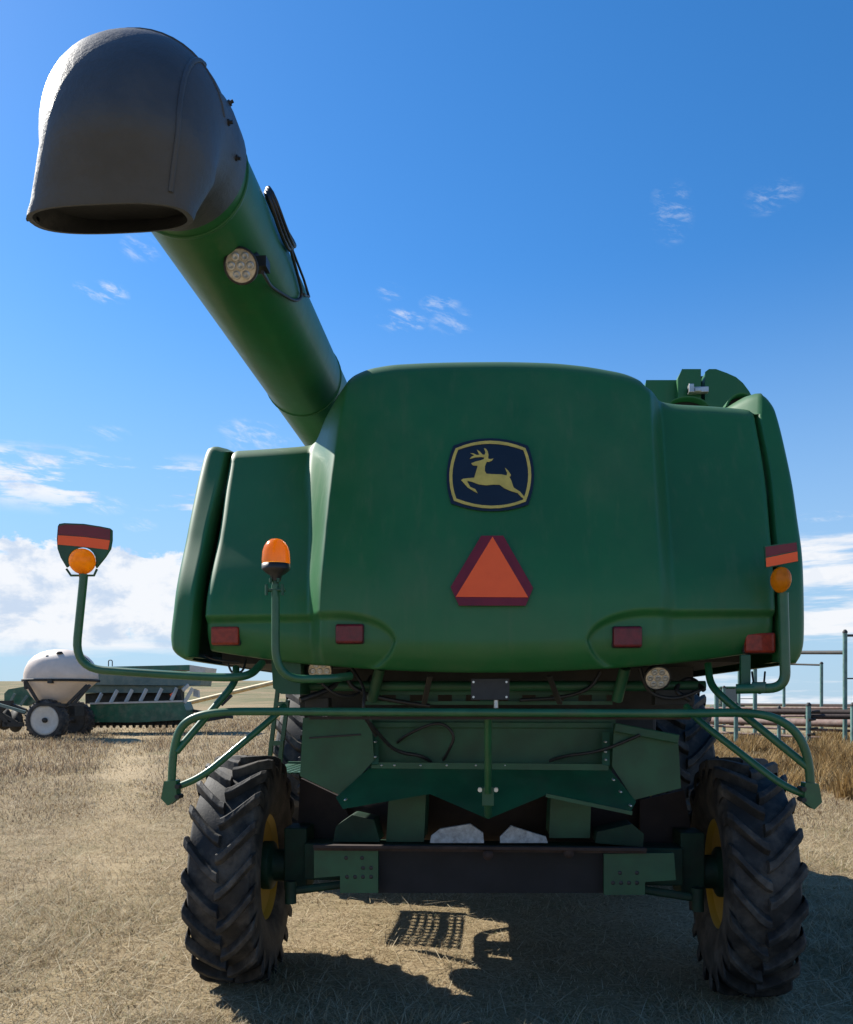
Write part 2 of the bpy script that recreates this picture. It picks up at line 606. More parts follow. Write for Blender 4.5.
def blade_material(name, stops):
    m = bpy.data.materials.new(name)
    m.use_nodes = True
    g = NT(m.node_tree)
    b = g.n['Principled BSDF']
    a = g.node('ShaderNodeAttribute', attribute_name='tint')
    r = g.node('ShaderNodeValToRGB')
    cr = r.color_ramp
    while len(cr.elements) < len(stops):
        cr.elements.new(.5)
    for e, (p, c) in zip(cr.elements, stops):
        e.position = p
        e.color = (*c, 1)
    g.put(r.inputs[0], a.outputs['Fac'])
    g.put(b.inputs['Base Color'], r.outputs[0])
    b.inputs['Roughness'].default_value = .75
    b.inputs['Specular IOR Level'].default_value = .25
    tr = g.node('ShaderNodeBsdfTranslucent')
    g.put(tr.inputs['Color'], r.outputs[0])
    mx = g.node('ShaderNodeMixShader')
    mx.inputs[0].default_value = .3
    g.l.new(b.outputs[0], mx.inputs[1])
    g.l.new(tr.outputs[0], mx.inputs[2])
    g.l.new(mx.outputs[0], g.n['Material Output'].inputs[0])
    return m


def fake_noise(x, y, f, seed):
    r2 = np.random.default_rng(seed)
    s = np.zeros_like(x)
    for k in range(7):
        a = r2.uniform(0, 6.28)
        ff = f * r2.uniform(.5, 2.2)
        s += np.sin((x * np.cos(a) + y * np.sin(a)) * ff + r2.uniform(0, 6.28))
    return s / 7


def wedge(n, y0, y1, p=1.0):
    """points spread over the strip of ground the view takes in"""
    y = y0 + (y1 - y0) * rng.uniform(0, 1, n) ** p
    lo = y * -.70 - .6
    hi = y * .50 + .6
    x = lo + (hi - lo) * rng.uniform(0, 1, n)
    return x, y


def build_grass():
    straw = blade_material('straw_blades', ((0, (0.155, 0.110, 0.062)), (.35, (0.310, 0.229, 0.123)), (.7, (0.456, 0.367, 0.227)), (.88, (0.566, 0.486, 0.340)), (1, (0.155, 0.165, 0.056))))
    mid = blade_material('dry_grass_blades', ((0, (0.137, 0.087, 0.056)), (.4, (0.274, 0.197, 0.117)), (.75, (0.383, 0.303, 0.180)), (1, (0.474, 0.404, 0.275))))
    weed = blade_material('tawny_weed_blades', ((0, (0.128, 0.078, 0.033)), (.5, (0.328, 0.211, 0.081)), (.85, (0.419, 0.294, 0.132)), (1, (0.474, 0.394, 0.236))))
    # short trampled stubble close by
    n = 330000
    x, y = wedge(n, 3.4, 17, 1.7)
    keep = fake_noise(x, y, 3.0, 3) + .6 * fake_noise(x, y, 9.0, 33) > rng.uniform(-.8, .30, n)
    x, y = x[keep], y[keep]
    n = len(x)
    under = (np.abs(x) < 2.0) & (y > 4.4) & (y < 9)
    L = rng.uniform(.035, .13, n) * (1 + .6 * (fake_noise(x, y, 1.5, 4) > .1)) * np.where(under, .45, 1)
    blade_mesh('grass', 'short dry trampled straw stubble on the ground around the machine', 'dry grass', straw, x, y, ground_z(x, y) - .003, L,
               rng.uniform(.8, 1.54, n), .0016 + .0005 * y / 5, np.clip(rng.uniform(0, 1, n) ** .9 + .14 * fake_noise(x, y, 1.1, 5), 0, 1))
    n = 5200
    x, y = wedge(n, 3.6, 14, 1.4)
    blade_mesh('loose_straw', 'pale loose straws lying scattered over the trampled ground', 'straw', straw, x, y, ground_z(x, y) + rng.uniform(.004, .03, n),
               rng.uniform(.12, .34, n), rng.uniform(1.35, 1.56, n), .002 + .0004 * y / 4, rng.uniform(.6, .92, n), .1)
    # meadow behind
    n = 190000
    x, y = wedge(n, 7, 46, 1.5)
    f = fake_noise(x, y, .8, 6)
    keep = f - np.clip((13 - y) / 6, 0, 1) * .45 > rng.uniform(-.9, .3, n)
    x, y, f = x[keep], y[keep], f[keep]
    n = len(x)
    grow = np.clip((y - 7) / 12, .25, 1)
    track = np.abs(x + .435 * y + .35) / (.45 + .012 * y)
    grow = grow * np.clip(.5 + .5 * (track - .4), .5, 1)
    L = rng.uniform(.07, .17, n) * (1 + .9 * np.clip(f + .1, 0, 1)) * (1 + .5 * np.clip((y - 17) / 8, 0, 1)) * grow
    blade_mesh('meadow_grass', 'taller dry brown grass growing across the field behind', 'dry grass', mid, x, y, ground_z(x, y) - .01, L,
               rng.uniform(.15, 1.25, n), .0022 + .0003 * y, np.clip(rng.uniform(0, 1, n) - .25 * f + .25 * np.clip(1.3 - track, 0, 1), 0, 1))
    # tawny weeds along the pipe fence
    n = 60000
    t = rng.uniform(13.5, 36, n)
    px = rng.uniform(690, 900, n)
    u = (px - CX) / FOC
    x = t * (FWD[0] + u * RGT[0])
    y = t * (FWD[1] + u * RGT[1])
    f = fake_noise(x, y, 1.5, 9)
    keep = (f > rng.uniform(-.5, .35, n)) & (t > 15.5 - 2 * f)
    x, y, f = x[keep], y[keep], f[keep]
    n = len(x)
    L = rng.uniform(.12, .45, n) * (.7 + 1.9 * np.clip(f + .05, 0, 1)) * np.where(px[keep] > 815, 1.35, 1.0)
    blade_mesh('tall_weeds', 'tawny knee high weeds growing thickly along the pipe fence', 'weeds', weed, x, y, ground_z(x, y) - .01, L,
               rng.uniform(.05, .6, n), .003 + .0004 * y, np.clip(rng.uniform(0, 1, n) - .2 * f, 0, 1), .2)


build_grass()

# ------------------------------------------------------------------ the combine harvester
combine = thing('combine_harvester', 'big green combine harvester seen from behind with its unloading auger folded back', 'combine harvester', (0, 6.5, 0))

YC = ((1.80, 4.02), (2.0, 3.985), (2.2, 3.995), (2.6, 4.085), (3.0, 4.185), (3.6, 4.335))
OFF = ((1.85, .10), (2.2, .12), (2.6, .21), (3.1, .32), (3.5, .38))




def base_y(x, z):
    ax = abs(x)
    if x < 0:
        c0 = interp(z, ((2.1, .83), (2.5, .82), (3.1, .78), (3.4, .74)))
        c1 = interp(z, ((2.1, .91), (2.6, .95), (3.1, 1.0), (3.4, 1.0)))
        k = 1.0
    else:
        c0, c1, k = .80, interp(z, ((2.1, .89), (3.3, .90))), .55
    t = min(1, max(0, (ax - c0) / (c1 - c0)))
    t = .5 * t + .5 * sstep(0, 1, t)
    return interp(z, YC) + k * interp(z, OFF) * t + .035 * (ax / 1.5) ** 2


def edge_curve(pix, extra=0.0, sgn=None):
    out = []
    for px, py in pix:
        y = 4.4
        for _ in range(20):
            p = P(px, py, y)
            y = base_y(min(1.5, max(-1.5, p.x)), p.z) + extra
        out.append((p.z, abs(p.x)))
    return tuple(sorted(out))


def top_curve(pix):
    out = []
    for px, py in pix:
        y = 4.5
        for _ in range(30):
            p = P(px, py, y)
            y = .5 * y + .5 * (base_y(min(1.5, max(-1.5, p.x)), p.z - .08) + .09)
        out.append((p.x, p.z))
    return tuple(sorted(out))


ZT = top_curve(((231, 449.5), (250, 448.5), (280, 446.5), (305, 444.5), (313, 443), (319, 436), (327, 416), (337, 398), (346, 384), (356, 374), (375, 367), (400, 363.5), (430, 362), (490, 361),
                (545, 362), (580, 365), (605, 369), (622, 372.5), (638, 379), (647, 387), (654, 394), (663, 401), (675, 403), (710, 405), (740, 407.5), (755, 409.5)))
XW_L = edge_curve(((231, 449), (226, 480), (219, 529), (205, 605), (202, 653)))
XW_R = edge_curve(((755, 413), (765, 470), (772, 540), (776, 600), (777.5, 657)))
XS_L = edge_curve(((226, 452), (219, 485), (208, 529), (193, 611), (189, 657)), .015)
XS_R = edge_curve(((759, 414), (770, 470), (777, 540), (781, 610), (781.5, 662)), .015)
XO_L = edge_curve(((216, 450.5), (210, 453), (205, 465), (199, 489), (187.5, 545), (176, 605), (172.5, 637), (174, 649), (180, 656), (190, 661)), .14)
XO_R = edge_curve(((753, 397.5), (761, 403), (769.5, 415), (780, 453), (790, 498), (797, 542), (801.5, 590), (802, 640), (799, 655), (793, 664)), .14)


def z_bot(x):
    return 1.858 + .058 * x * x


def xw(z, s):
    return interp(z, XW_L if s < 0 else XW_R)


def face_y(x, z):
    ax = abs(x)
    s = -1 if x < 0 else 1
    y = base_y(x, z)
    # rounded outer edge of the wing
    e = ax - (xw(z, s) - .025)
    if e > 0:
        y += .02 * (e / .025) ** 2
    # recessed corner where the marker lamps sit
    if ax > .46:
        k = math.sqrt(max(0, 1 - (max(0, .75 - ax) / .29) ** 2))
        zp = 2.01 + .144 * k
        zl = 2.01 - .19 * k
        d = min(zp - z, z - zl)
        y += .040 * sstep(0, .04, d)
    # the lower edge tucks under
    q = 1 - (z - z_bot(x)) / .15
    if q > 0:
        y += .075 * q * q
    return y


def on_hood(px, py, off=0.0):
    y = 4.1
    for _ in range(12):
        p = P(px, py, y)
        y = face_y(p.x, p.z)
    p = P(px, py, y)
    return Vector((p.x, p.y - off, p.z))


def build_hood():
    zt_scale = 1
    xn = sorted(set([round(v, 4) for v in np.concatenate([np.linspace(-1.5, -.98, 26), np.linspace(-.98, -.42, 66), np.linspace(-.42, .42, 30), np.linspace(.42, .98, 66), np.linspace(.98, 1.5, 26)])]))
    zs_low = np.linspace(0, 1, 40)
    zs_up = np.linspace(0, 1, 60)[1:]
    rad = .10
    cols = []
    for q in xn:
        s = -1 if q < 0 else 1

        def xx(z):
            return q if abs(q) < 1 else s * (1 + (abs(q) - 1) / .5 * (xw(z, s) - 1))
        xt = xx(3.15)
        zt = interp(xt, ZT)
        zb = z_bot(xx(1.95))
        col = []
        x0 = xx(zb)
        y0 = face_y(x0, zb)
        col.append((x0, y0 + .16, zb + .02))
        col.append((x0, y0 + .025, zb - .004))
        for t in zs_low:
            z = zb + (2.22 - zb) * t
            col.append((xx(z), face_y(xx(z), z), z))
        ztop = zt - rad
        for t in zs_up:
            z = 2.22 + (ztop - 2.22) * t
            col.append((xx(z), face_y(xx(z), z), z))
        x1, y1 = col[-1][0], col[-1][1]
        dy = y1 - face_y(x1, ztop - .03)
        for k in range(1, 10):
            a = k / 9 * math.pi / 2
            col.append((x1, y1 + rad * (1 - math.cos(a)) * 1.2 + dy * k / 3, ztop + rad * math.sin(a)))
        yl = col[-1][1]
        for k in range(1, 6):
            col.append((x1, yl + .22 * k, zt - .004 * k * k))
        cols.append(col)
    o = MB().grid(cols, flip=False).build('rear_hood', M['green'], combine, recalc=True)
    return o


hood = build_hood()


def on_plate(px, py, z0, z1, off):
    """a flat plate fixed to the hood between heights z0 and z1"""
    ya, yb = face_y(0, z0), face_y(0, z1)
    k = (yb - ya) / (z1 - z0)
    dip = max(0, max((ya + k * (z - z0)) - face_y(0, z) for z in np.linspace(z0, z1, 9)))
    y = 4.1
    for _ in range(14):
        p = P(px, py, y)
        y = ya + k * (p.z - z0) - dip - off
    return P(px, py, y)


def build_emblem():
    def bp(x, y, off):
        return on_plate(444 + x / 9.074, 434 + y / 9.074, 2.68, 3.05, off)

    def arcs(c, off, n=8):
        """four corners and four edge middles: TL TM TR RM BR BM BL LM"""
        out = []
        for i in range(0, 8, 2):
            a, m_, b = Vector(c[i]), Vector(c[i + 1]), Vector(c[(i + 2) % 8])
            ctl = m_ * 2 - (a + b) / 2
            for k in range(n):
                t = k / n
                p = a * (1 - t) ** 2 + ctl * (2 * t * (1 - t)) + b * t * t
                out.append(bp(p.x, p.y, off))
        return out
    outer = ((85, 105), (420, 38), (762, 105), (818, 370), (765, 640), (425, 700), (65, 630), (24, 370))
    y_o = ((105, 130), (420, 60), (740, 128), (792, 370), (742, 612), (425, 675), (90, 605), (48, 370))
    y_i = ((128, 143), (420, 88), (720, 146), (764, 370), (718, 595), (425, 650), (112, 585), (76, 370))
    mb = MB()
    mb.poly(arcs(outer, .010), (0, .012, 0), 0)
    a, b = arcs(y_o, .0125), arcs(y_i, .0125)
    n = len(a)
    sh = Vector((0, .004, 0))
    mb.add(a + b + [p + sh for p in a] + [p + sh for p in b],
           [(i, (i + 1) % n, n + (i + 1) % n, n + i) for i in range(n)] + [(i, 2 * n + i, 2 * n + (i + 1) % n, (i + 1) % n) for i in range(n)] +
           [(n + i, n + (i + 1) % n, 3 * n + (i + 1) % n, 3 * n + i) for i in range(n)], 1)
    deer = ((247, 265), (285, 250), (335, 238), (362, 226), (366, 212), (335, 208), (285, 212), (232, 226), (252, 204), (276, 193), (238, 173), (268, 176), (296, 190),
            (322, 188), (298, 142), (324, 158), (350, 186), (368, 188), (376, 165), (362, 128), (382, 134), (396, 155), (404, 188), (400, 222), (420, 228), (447, 222),
            (434, 242), (408, 252), (388, 252), (372, 290), (370, 335), (385, 360), (440, 364), (520, 366), (570, 376), (572, 350), (552, 305), (580, 330), (608, 370),
            (602, 384), (592, 386), (610, 420), (632, 485), (690, 522), (738, 580), (728, 590), (700, 570), (672, 538), (600, 515), (545, 490), (505, 460), (450, 458),
            (380, 465), (310, 455), (260, 435), (212, 425), (215, 440), (240, 480), (285, 500), (305, 536), (255, 510), (215, 485), (180, 445), (155, 418), (175, 405),
            (275, 395), (285, 360), (300, 310), (305, 288), (262, 284))
    mb.poly([bp(x, y, .0130) for x, y in deer], (0, .004, 0), 1)
    mb.build('emblem', [M['badge_black'], M['badge_gold']], hood)


build_emblem()


def build_triangle():
    def bp(x, y, off):
        return on_plate(430 + x / 5.117, 420 + y / 5.12, 2.16, 2.56, off)
    mb = MB()
    mb.poly([bp(*p, .012) for p in ((262, 592), (375, 592), (528, 860), (490, 950), (148, 950), (105, 855))], (0, .010, 0), 0)
    mb.poly([bp(*p, .0150) for p in ((320, 597), (503, 908), (132, 905))], (0, .004, 0), 1)
    mb.build('warning_triangle', [M['sign_red'], M['sign_orange']], hood)


build_triangle()


def marker_lamp(cx, cy, w, h, mat, label):
    c = on_hood(cx, cy)
    k = c.length / FOC * 1.0
    w2, h2 = w * k * .46, h * k * .47
    mb = MB()
    mb.box((c.x - w2, c.y - .028, c.z - h2), (c.x + w2, c.y + .02, c.z + h2), 0)
    mb.box((c.x - w2 * 1.06, c.y - .008, c.z - h2 * 1.08), (c.x + w2 * 1.06, c.y + .022, c.z + h2 * 1.08), 1)
    mb.build('marker_lamp', [mat, M['black_plastic']], hood, bevel=.011, label=label)


marker_lamp(226, 636, 27, 17, M['orange_lens'], 'orange red marker lamp')
marker_lamp(350, 634, 27, 18, M['red_lens'], 'dark red marker lamp')
marker_lamp(627, 637, 27, 19, M['red_lens'], 'dark red marker lamp')
marker_lamp(759, 643, 27, 18, M['orange_lens'], 'orange red marker lamp')

# the outer side covers that wrap round the back corners
def side_cover(s):
    XS, XO = (XS_L, XO_L) if s < 0 else (XS_R, XO_R)
    a0, a1 = XS[0][0], XS[-1][0]
    b0, b1 = XO[0][0], XO[-1][0]
    rows = []

    def row(v, inset=0, dz=0):
        zi, zo = a0 + (a1 - a0) * v, b0 + (b1 - b0) * v
        xs, xo = interp(zi, XS) - inset, interp(zo, XO) - inset
        xo = max(xo, xs + .03)
        ys = base_y(s * min(xs, 1.5), zi)
        r = [(s * (xs - .005), ys + .14 + inset, zi + dz), (s * xs, ys + .015 + inset, zi + dz)]
        for k in range(0, 17):
            q = 1 - (1 - k / 16) ** 1.8
            x = xs + .012 + (xo - xs - .012) * q
            y = ys + .012 + inset + .035 * q + .12 * q ** 9
            r.append((s * x, y, zi + (zo - zi) * q + dz))
        r.append((s * (xo + .004), ys + inset + .34, zo + dz))
        for yy in (5.2, 5.8, 6.9):
            r.append((s * (xo + .004), yy, zo + dz))
        return r
    rows.append(row(0, .03, .0))
    for v in list(np.linspace(0, .12, 12)) + list(np.linspace(.12, .88, 40))[1:] + list(np.linspace(.88, 1, 14))[1:]:
        rows.append(row(v))
    rows.append(row(1, .02, .006))
    rows.append(row(1, .06, .004))
    rows.append(row(1, .16, -.03))
    return MB().grid(rows).build('side_cover', M['green'], combine)


cover_l = side_cover(-1)
cover_r = side_cover(1)

# dark body behind the seams, belly, grain tank and cab (they shade the ground)
mb = MB()
mb.box((-1.50, 4.86, 2.02), (1.38, 6.85, 3.0))
mb.box((-1.46, 4.62, 2.0), (1.36, 4.9, 2.55))
mb.build('inner_body', M['dark'], combine)
mb = MB()
mb.box((-.72, 5.7, .86), (.72, 9.3, 2.0))
mb.box((-1.45, 7.4, 1.3), (1.45, 8.8, 1.99))
mb.box((-1.3, 8.3, .7), (1.30, 8.9, 1.3))
mb.build('chassis', M['dark'], combine, bevel=.03)
MB().box((-.80, 6.15, .70), (-.55, 6.42, .90)).build('shadow_edge_block', M['dark'], combine, bevel=.04)  # invented block, hung here to roughen the edge of the sunlit patch
MB().tube(fillet([(-.78, 5.72, .93), (-.82, 5.85, .78), (-.80, 6.6, .74), (-.7, 6.9, .92)], .15), .035, 10).build('shadow_edge_pipe', M['dark'], combine)  # made-up pipe that breaks the belly's straight shadow line
MB().lathe([(-.05, 0), (-.05, .13), (.05, .13), (.05, 0)], (-.79, 5.98, .86), (1, 0, 0), 20).build('shadow_edge_disc', M['dark'], combine)  # made-up disc, added for the same ragged shadow edge
mb = MB()
mb.box((-1.6, 6.93, 2.0), (1.60, 8.45, 3.55))
mb.poly([(-1.6, 6.95, 3.552), (1.60, 6.95, 3.552), (1.55, 6.85, 3.7), (-1.55, 6.85, 3.7)], (0, .02, 0))
mb.poly([(-1.6, 8.4, 3.552), (1.60, 8.4, 3.552), (1.62, 8.52, 3.9), (-1.62, 8.52, 3.9)], (0, .02, 0))
mb.poly([(-1.6, 6.95, 3.552), (-1.6, 8.4, 3.552), (-1.62, 8.52, 3.9), (-1.55, 6.85, 3.7)], (.02, 0, 0))
mb.poly([(1.60, 6.95, 3.552), (1.60, 8.4, 3.552), (1.62, 8.52, 3.9), (1.55, 6.85, 3.7)], (-.02, 0, 0))
mb.build('grain_tank', M['green'], combine, bevel=.02)
mb = MB()
mb.box((-.85, 8.6, 1.75), (.85, 9.6, 3.5), 1)
mb.box((-.95, 8.56, 3.51), (.95, 9.75, 3.7), 0)
mb.box((-.88, 8.56, 1.5), (.88, 9.65, 1.74), 0)
for sx in (-1, 1):
    for yy in (8.6, 9.6):
        mb.box((sx * .87 - .04, yy - .04, 1.745), (sx * .87 + .04, yy + .04, 3.505), 0)
mb.build('cab', [M['green'], M['glass']], combine, bevel=.02)
mb = MB()
mb.box((-.75, 9.35, .5), (.75, 11.0, 1.4), 0)
mb.build('feeder_house', M['green_dull'], combine, bevel=.03)

# engine deck cowls showing above the right wing
mb = MB()
Yd = 5.35
mb.poly([P(644, 400, Yd), P(646, 380, Yd), P(677, 380, Yd), P(677, 404, Yd)], (0, 1.4, 0))
mb.poly([P(678, 404, Yd - .06), P(678, 378, Yd - .06), P(682, 369, Yd - .06), P(701, 369, Yd - .06), P(701, 406, Yd - .06)], (0, 1.5, 0))
mb.build('engine_cowl', M['green'], combine, bevel=.012)
mb = MB()
mb.poly([P(x, y, Yd - .04) for x, y in ((705, 408), (705, 372), (709, 369), (716, 369), (727, 373), (736, 377), (743, 383), (749, 391), (754, 400), (757, 412))], (0, 1.6, 0))
o = mb.build('engine_cowl', M['green'], combine, bevel=.02)
mb = MB()
a, b = P(688, 386, Yd - .10), P(708, 395, Yd - .10)
mb.box((a.x, a.y - .02, b.z + .012), (b.x, a.y + .02, a.z - .012))
a, b = P(688, 386, Yd - .10), P(693, 389, Yd - .10)
mb.box((a.x, a.y - .03, b.z - .03), (b.x, a.y + .02, a.z + .004))
mb.box((a.x + .035, a.y - .032, a.z - .045), (a.x + .075, a.y - .021, a.z - .02))
mb.build('latch', M['silver'], combine, bevel=.004)
mb = MB()
mb.box(P(700.6, 408, Yd + .05), P(705.4, 379, Yd + .1))
mb.build('cowl_gap_filler', M['dark'], combine)


def hood_arch(cx, cy, rx, ry, Y, a0, a1):
    """end of a curved cover: rim in front of a dark sheet that stands for the shaded hollow"""
    rows = []
    for k in range(25):
        a = R(a0 + (a1 - a0) * k / 24)
        p = P(cx + rx * math.cos(a), cy - ry * math.sin(a), Y)
        c = P(cx, cy, Y)
        d = (p - c).normalized()
        rows.append([p + d * .012, p + d * .012 + Vector((0, .6, 0)), p + Vector((0, .6, 0)), p, p + d * .012])
    m2 = MB().grid(rows, 0)
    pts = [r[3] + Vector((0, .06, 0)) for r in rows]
    m2.add([P(cx, cy + 4, Y + .06)] + pts, [(0, i, i + 1) for i in range(1, len(pts))], 1)  # dark sheet closes the arch in place of its shaded inside
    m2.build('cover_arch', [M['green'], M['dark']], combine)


hood_arch(688, 409, 20, 11, 4.85, 20, 160)
hood_arch(742, 411, 14.5, 16.5, 4.66, 2, 165)

# ------------------------------------------------------------------ unloading auger
AX, AZ, AR = -1.085, 3.595, .222
mb = MB()
mb.tube([(AX, 2.66, AZ), (AX, 3.6, AZ), (AX, 5, AZ), (AX, 7.2, AZ)], AR, 48)
for yy in (2.9, 4.75):
    mb.lathe([(-.006, AR), (-.006, AR + .006), (.006, AR + .006), (.006, AR)], (AX, yy, AZ), (0, 1, 0), 48)
auger = mb.build('unloading_auger', M['green'], combine)


def build_spout():
    rings = []
    n = 48
    def ring(c, ux, uy, rx, ry, sq=1.0):
        out = []
        for k in range(n):
            a = 2 * math.pi * k / n
            ca, sa = math.cos(a), math.sin(a)
            e = 2 / (2 + sq)
            out.append(Vector(c) + ux * (rx * math.copysign(abs(ca) ** e, ca)) + uy * (ry * math.copysign(abs(sa) ** e, sa)))
        return out
    X = Vector((1, 0, 0))
    piv = Vector((AX, 2.64, 3.31))
    # cuff over the tube, elbow, straight drop to the mouth
    rings.append(ring((AX, 2.84, AZ), X, Vector((0, 0, 1)), .232, .232, 0))
    rings.append(ring((AX, 2.83, AZ), X, Vector((0, 0, 1)), .240, .240, 0))
    rings.append(ring((AX, 2.72, AZ - .005), X, Vector((0, 0, 1)), .246, .242, .0))
    for k in range(0, 13):
        a = R(90 * k / 12)
        c = piv + Vector((.01 * k / 12, -.235 * math.sin(a), .245 * math.cos(a)))
        up = Vector((0, math.sin(a) * -1, math.cos(a)))
        f = k / 12
        rings.append(ring(c, X, up, .247 + .012 * math.sin(math.pi * f), .238 - .028 * f, .02 + .22 * f))
    for i, f in enumerate((.2, .4, .6, .8, .93, 1.0)):
        c = Vector((AX + .01 - .055 * f, 2.405 - .01 * f, 3.31 - .165 * f))
        up = Vector((0, -1, -.12 * f)).normalized()
        rings.append(ring(c, X, up, .247 - .004 * f + (.004 if i >= 4 else 0), .210 - .118 * f + (.004 if i >= 4 else 0), .24 + .45 * f))
    inner = [[p + (sum(r, Vector()) / n - p) * .07 for p in r] for r in rings]
    m = MB()
    m.grid(rings, 0, close=True)
    m.grid(inner[3:], 1, close=True, flip=True)
    m.grid([rings[-1], inner[-1]], 0, close=True)
    m.grid([rings[0], [p + (Vector((AX, 2.86, AZ)) - p) * .08 for p in rings[0]]], 0, close=True)
    m.add(inner[18], [tuple(range(n))], 1)  # added plate, catches ground bounce so the mouth looks grey inside
    # moulded seams
    m.tube([rings[i][5] for i in range(6, 20)], .008, 8, 0)
    m.tube([rings[7][k] for k in range(0, 25)], .004, 6, 0)
    o = m.build('spout', [M['spout'], M['spout']], auger)
    for ri, k in ((2, 4), (2, 46), (5, 0), (9, 24), (20, 24), (6, 20)):
        c = rings[ri][k]
        d = (c - sum(rings[ri], Vector()) / n).normalized()
        b = MB()
        b.tube([c - d * .02, c + d * .016], .0055, 8)
        b.tube([c - d * .02, c + d * .006], .010, 8)
        b.build('tie_bolt', M['black_plastic'], auger)


build_spout()


def worklight_at(c, normal, rx, parent, name='work_light', seg=True):
    nrm = Vector(normal).normalized()
    m = MB()
    m.lathe([(-.055, .0), (-.055, rx * .55), (-.03, rx * .98), (.0, rx * 1.06), (.006, rx * 1.06), (.006, rx * .94)], c, nrm, 28, 0)
    m.lathe([(.002, rx * .95), (.004, rx * .6), (.005, 0.0)], c, nrm, 28, 1)
    if seg:
        a = Vector((0, 0, 1))
        u = nrm.cross(a).normalized()
        w = nrm.cross(u)
        for k in range(7):
            q = Vector(c) + nrm * .006
            if k:
                an = k * math.pi / 3
                q = q + (u * math.cos(an) + w * math.sin(an)) * rx * .58
            m.lathe([(0, rx * .25), (.003, rx * .22), (.001, rx * .12), (-.0005, .0)], q, nrm, 12, 2)
    return m.build(name, [M['black_plastic'], M['lamp_glass'], M['silver']], parent)


wl = worklight_at(PT(241, 266, 3.15), (.05, -.93, -.36), .062, auger)
mb = MB()
c = PT(241, 266, 3.15)
mb.tube([c + Vector((0, .05, .03)), c + Vector((.03, .1, .09))], .018, 8)
mb.box(c + Vector((-.02, .06, .03)), c + Vector((.08, .12, .07)))
mb.build('lamp_bracket', M['black_plastic'], auger)
mb = MB()
# cable: a coil on the tube's flank and a lead down to the lamp
def flank(y, ang, off=.012):
    a = R(ang)
    return Vector((AX + (AR + off) * math.cos(a), y, AZ + (AR + off) * math.sin(a)))
loops = []
for j in range(3):
    for k in range(17):
        a = 2 * math.pi * k / 16
        loops.append(flank(3.36 + .17 * math.cos(a) + .012 * j, 22 + 18 * math.sin(a) + 3 * j, .015 + .01 * j))
mb.tube(loops, .0085, 8)
lead = [flank(3.45, 10, .02), flank(3.62, 2, .012), flank(3.74, -8, .012), flank(3.66, -24, .012), flank(3.4, -42, .012), c + Vector((.07, .05, .0))]
mb.tube(fillet(lead, .08), .007, 8)
mb.tube([flank(3.5, 25, .02), flank(3.8, 20, .012), flank(3.86, 6, .012), flank(3.75, -4, .01)], .006, 8)
mb.build('cable', M['black_plastic'], auger)

# ------------------------------------------------------------------ lamp arms, beacon, bumper frame
YB = 3.98


def tube_part(name, pts, r, mat=None, parent=None, fil=.1, n=14):
    return MB().tube(fillet(pts, fil, 8), r, n).build(name, mat or M['green_arm'], parent or combine)


arm_l = tube_part('lamp_arm', [P(262, 663, 4.25), P(250, 676, 4.05), P(225, 678, 4.0), P(140, 673, 4.0), P(74.5, 668, 4.0), P(84, 574, 4.0)], .0205, fil=.15)
PLN = 4.0


def sign_panel(outline, red, orange, Y, parent, notch=None):
    m = MB()
    m.poly([P(x, y, Y) for x, y in outline], (0, .014, 0), 0)
    m.poly([P(x, y, Y - .0025) for x, y in red], (0, .004, 0), 1)
    m.poly([P(x, y, Y - .0025) for x, y in orange], (0, .004, 0), 2)
    return m.build('reflector_panel', [M['green_dull'], M['sign_red'], M['sign_orange']], parent)


def zp(x, y):
    return 30 + x / 5.39, 500 + y / 5.39
outl = [zp(*p) for p in ((150, 140), (158, 128), (185, 124), (290, 128), (380, 142), (430, 152), (440, 162), (440, 215), (432, 262), (405, 305), (356, 366))]
cxl, cyl = zp(279, 330)
for k in range(0, 13):
    a = R(-18 + (216) * k / 12)
    outl.append((cxl + 14.2 * math.cos(a), cyl - 14.2 * math.sin(a)))
outl += [zp(*p) for p in ((196, 362), (165, 310), (148, 262), (144, 210))]
sign_panel(outl, [zp(*p) for p in ((152, 142), (188, 132), (290, 135), (380, 148), (432, 160), (430, 214), (290, 196), (150, 187))],
           [zp(*p) for p in ((150, 190), (290, 199), (430, 217), (420, 268), (290, 252), (148, 240))], PLN, arm_l)
mb = MB()
mb.tube([P(66.5, 569, PLN), P(71, 575.5, PLN), P(94, 575.5, PLN), P(97, 569, PLN)], .006, 8)
mb.build('panel_bracket', M['green_dull'], arm_l)


def amber_lamp(c, rx, rz, parent, tilt=0):
    m = MB()
    rows = []
    for i in range(9):
        a = i / 8 * math.pi / 2
        rows.append([Vector((c.x + rx * math.cos(a) * math.cos(b), c.y - .05 * math.sin(a), c.z + rz * math.cos(a) * math.sin(b))) for b in [2 * math.pi * k / 24 for k in range(24)]])
    m.grid(rows, 0, close=True)
    rows = [[Vector((c.x + q * rx * math.cos(b), c.y + yy, c.z + q * rz * math.sin(b))) for b in [2 * math.pi * k / 24 for k in range(24)]] for q, yy in ((1.00, 0), (1.03, .004), (1.03, .02), (.8, .05), (.01, .05))]
    m.grid(rows, 1, close=True)
    return m.build('amber_lamp', [M['amber'], M['amber']], parent)


amber_lamp(P(81.5, 561, PLN - .02), .062, .062, arm_l)
mb = MB()
mb.tube([P(83, 580, PLN), P(82, 566, PLN)], .018, 10)
mb.build('lamp_socket', M['amber'], arm_l)

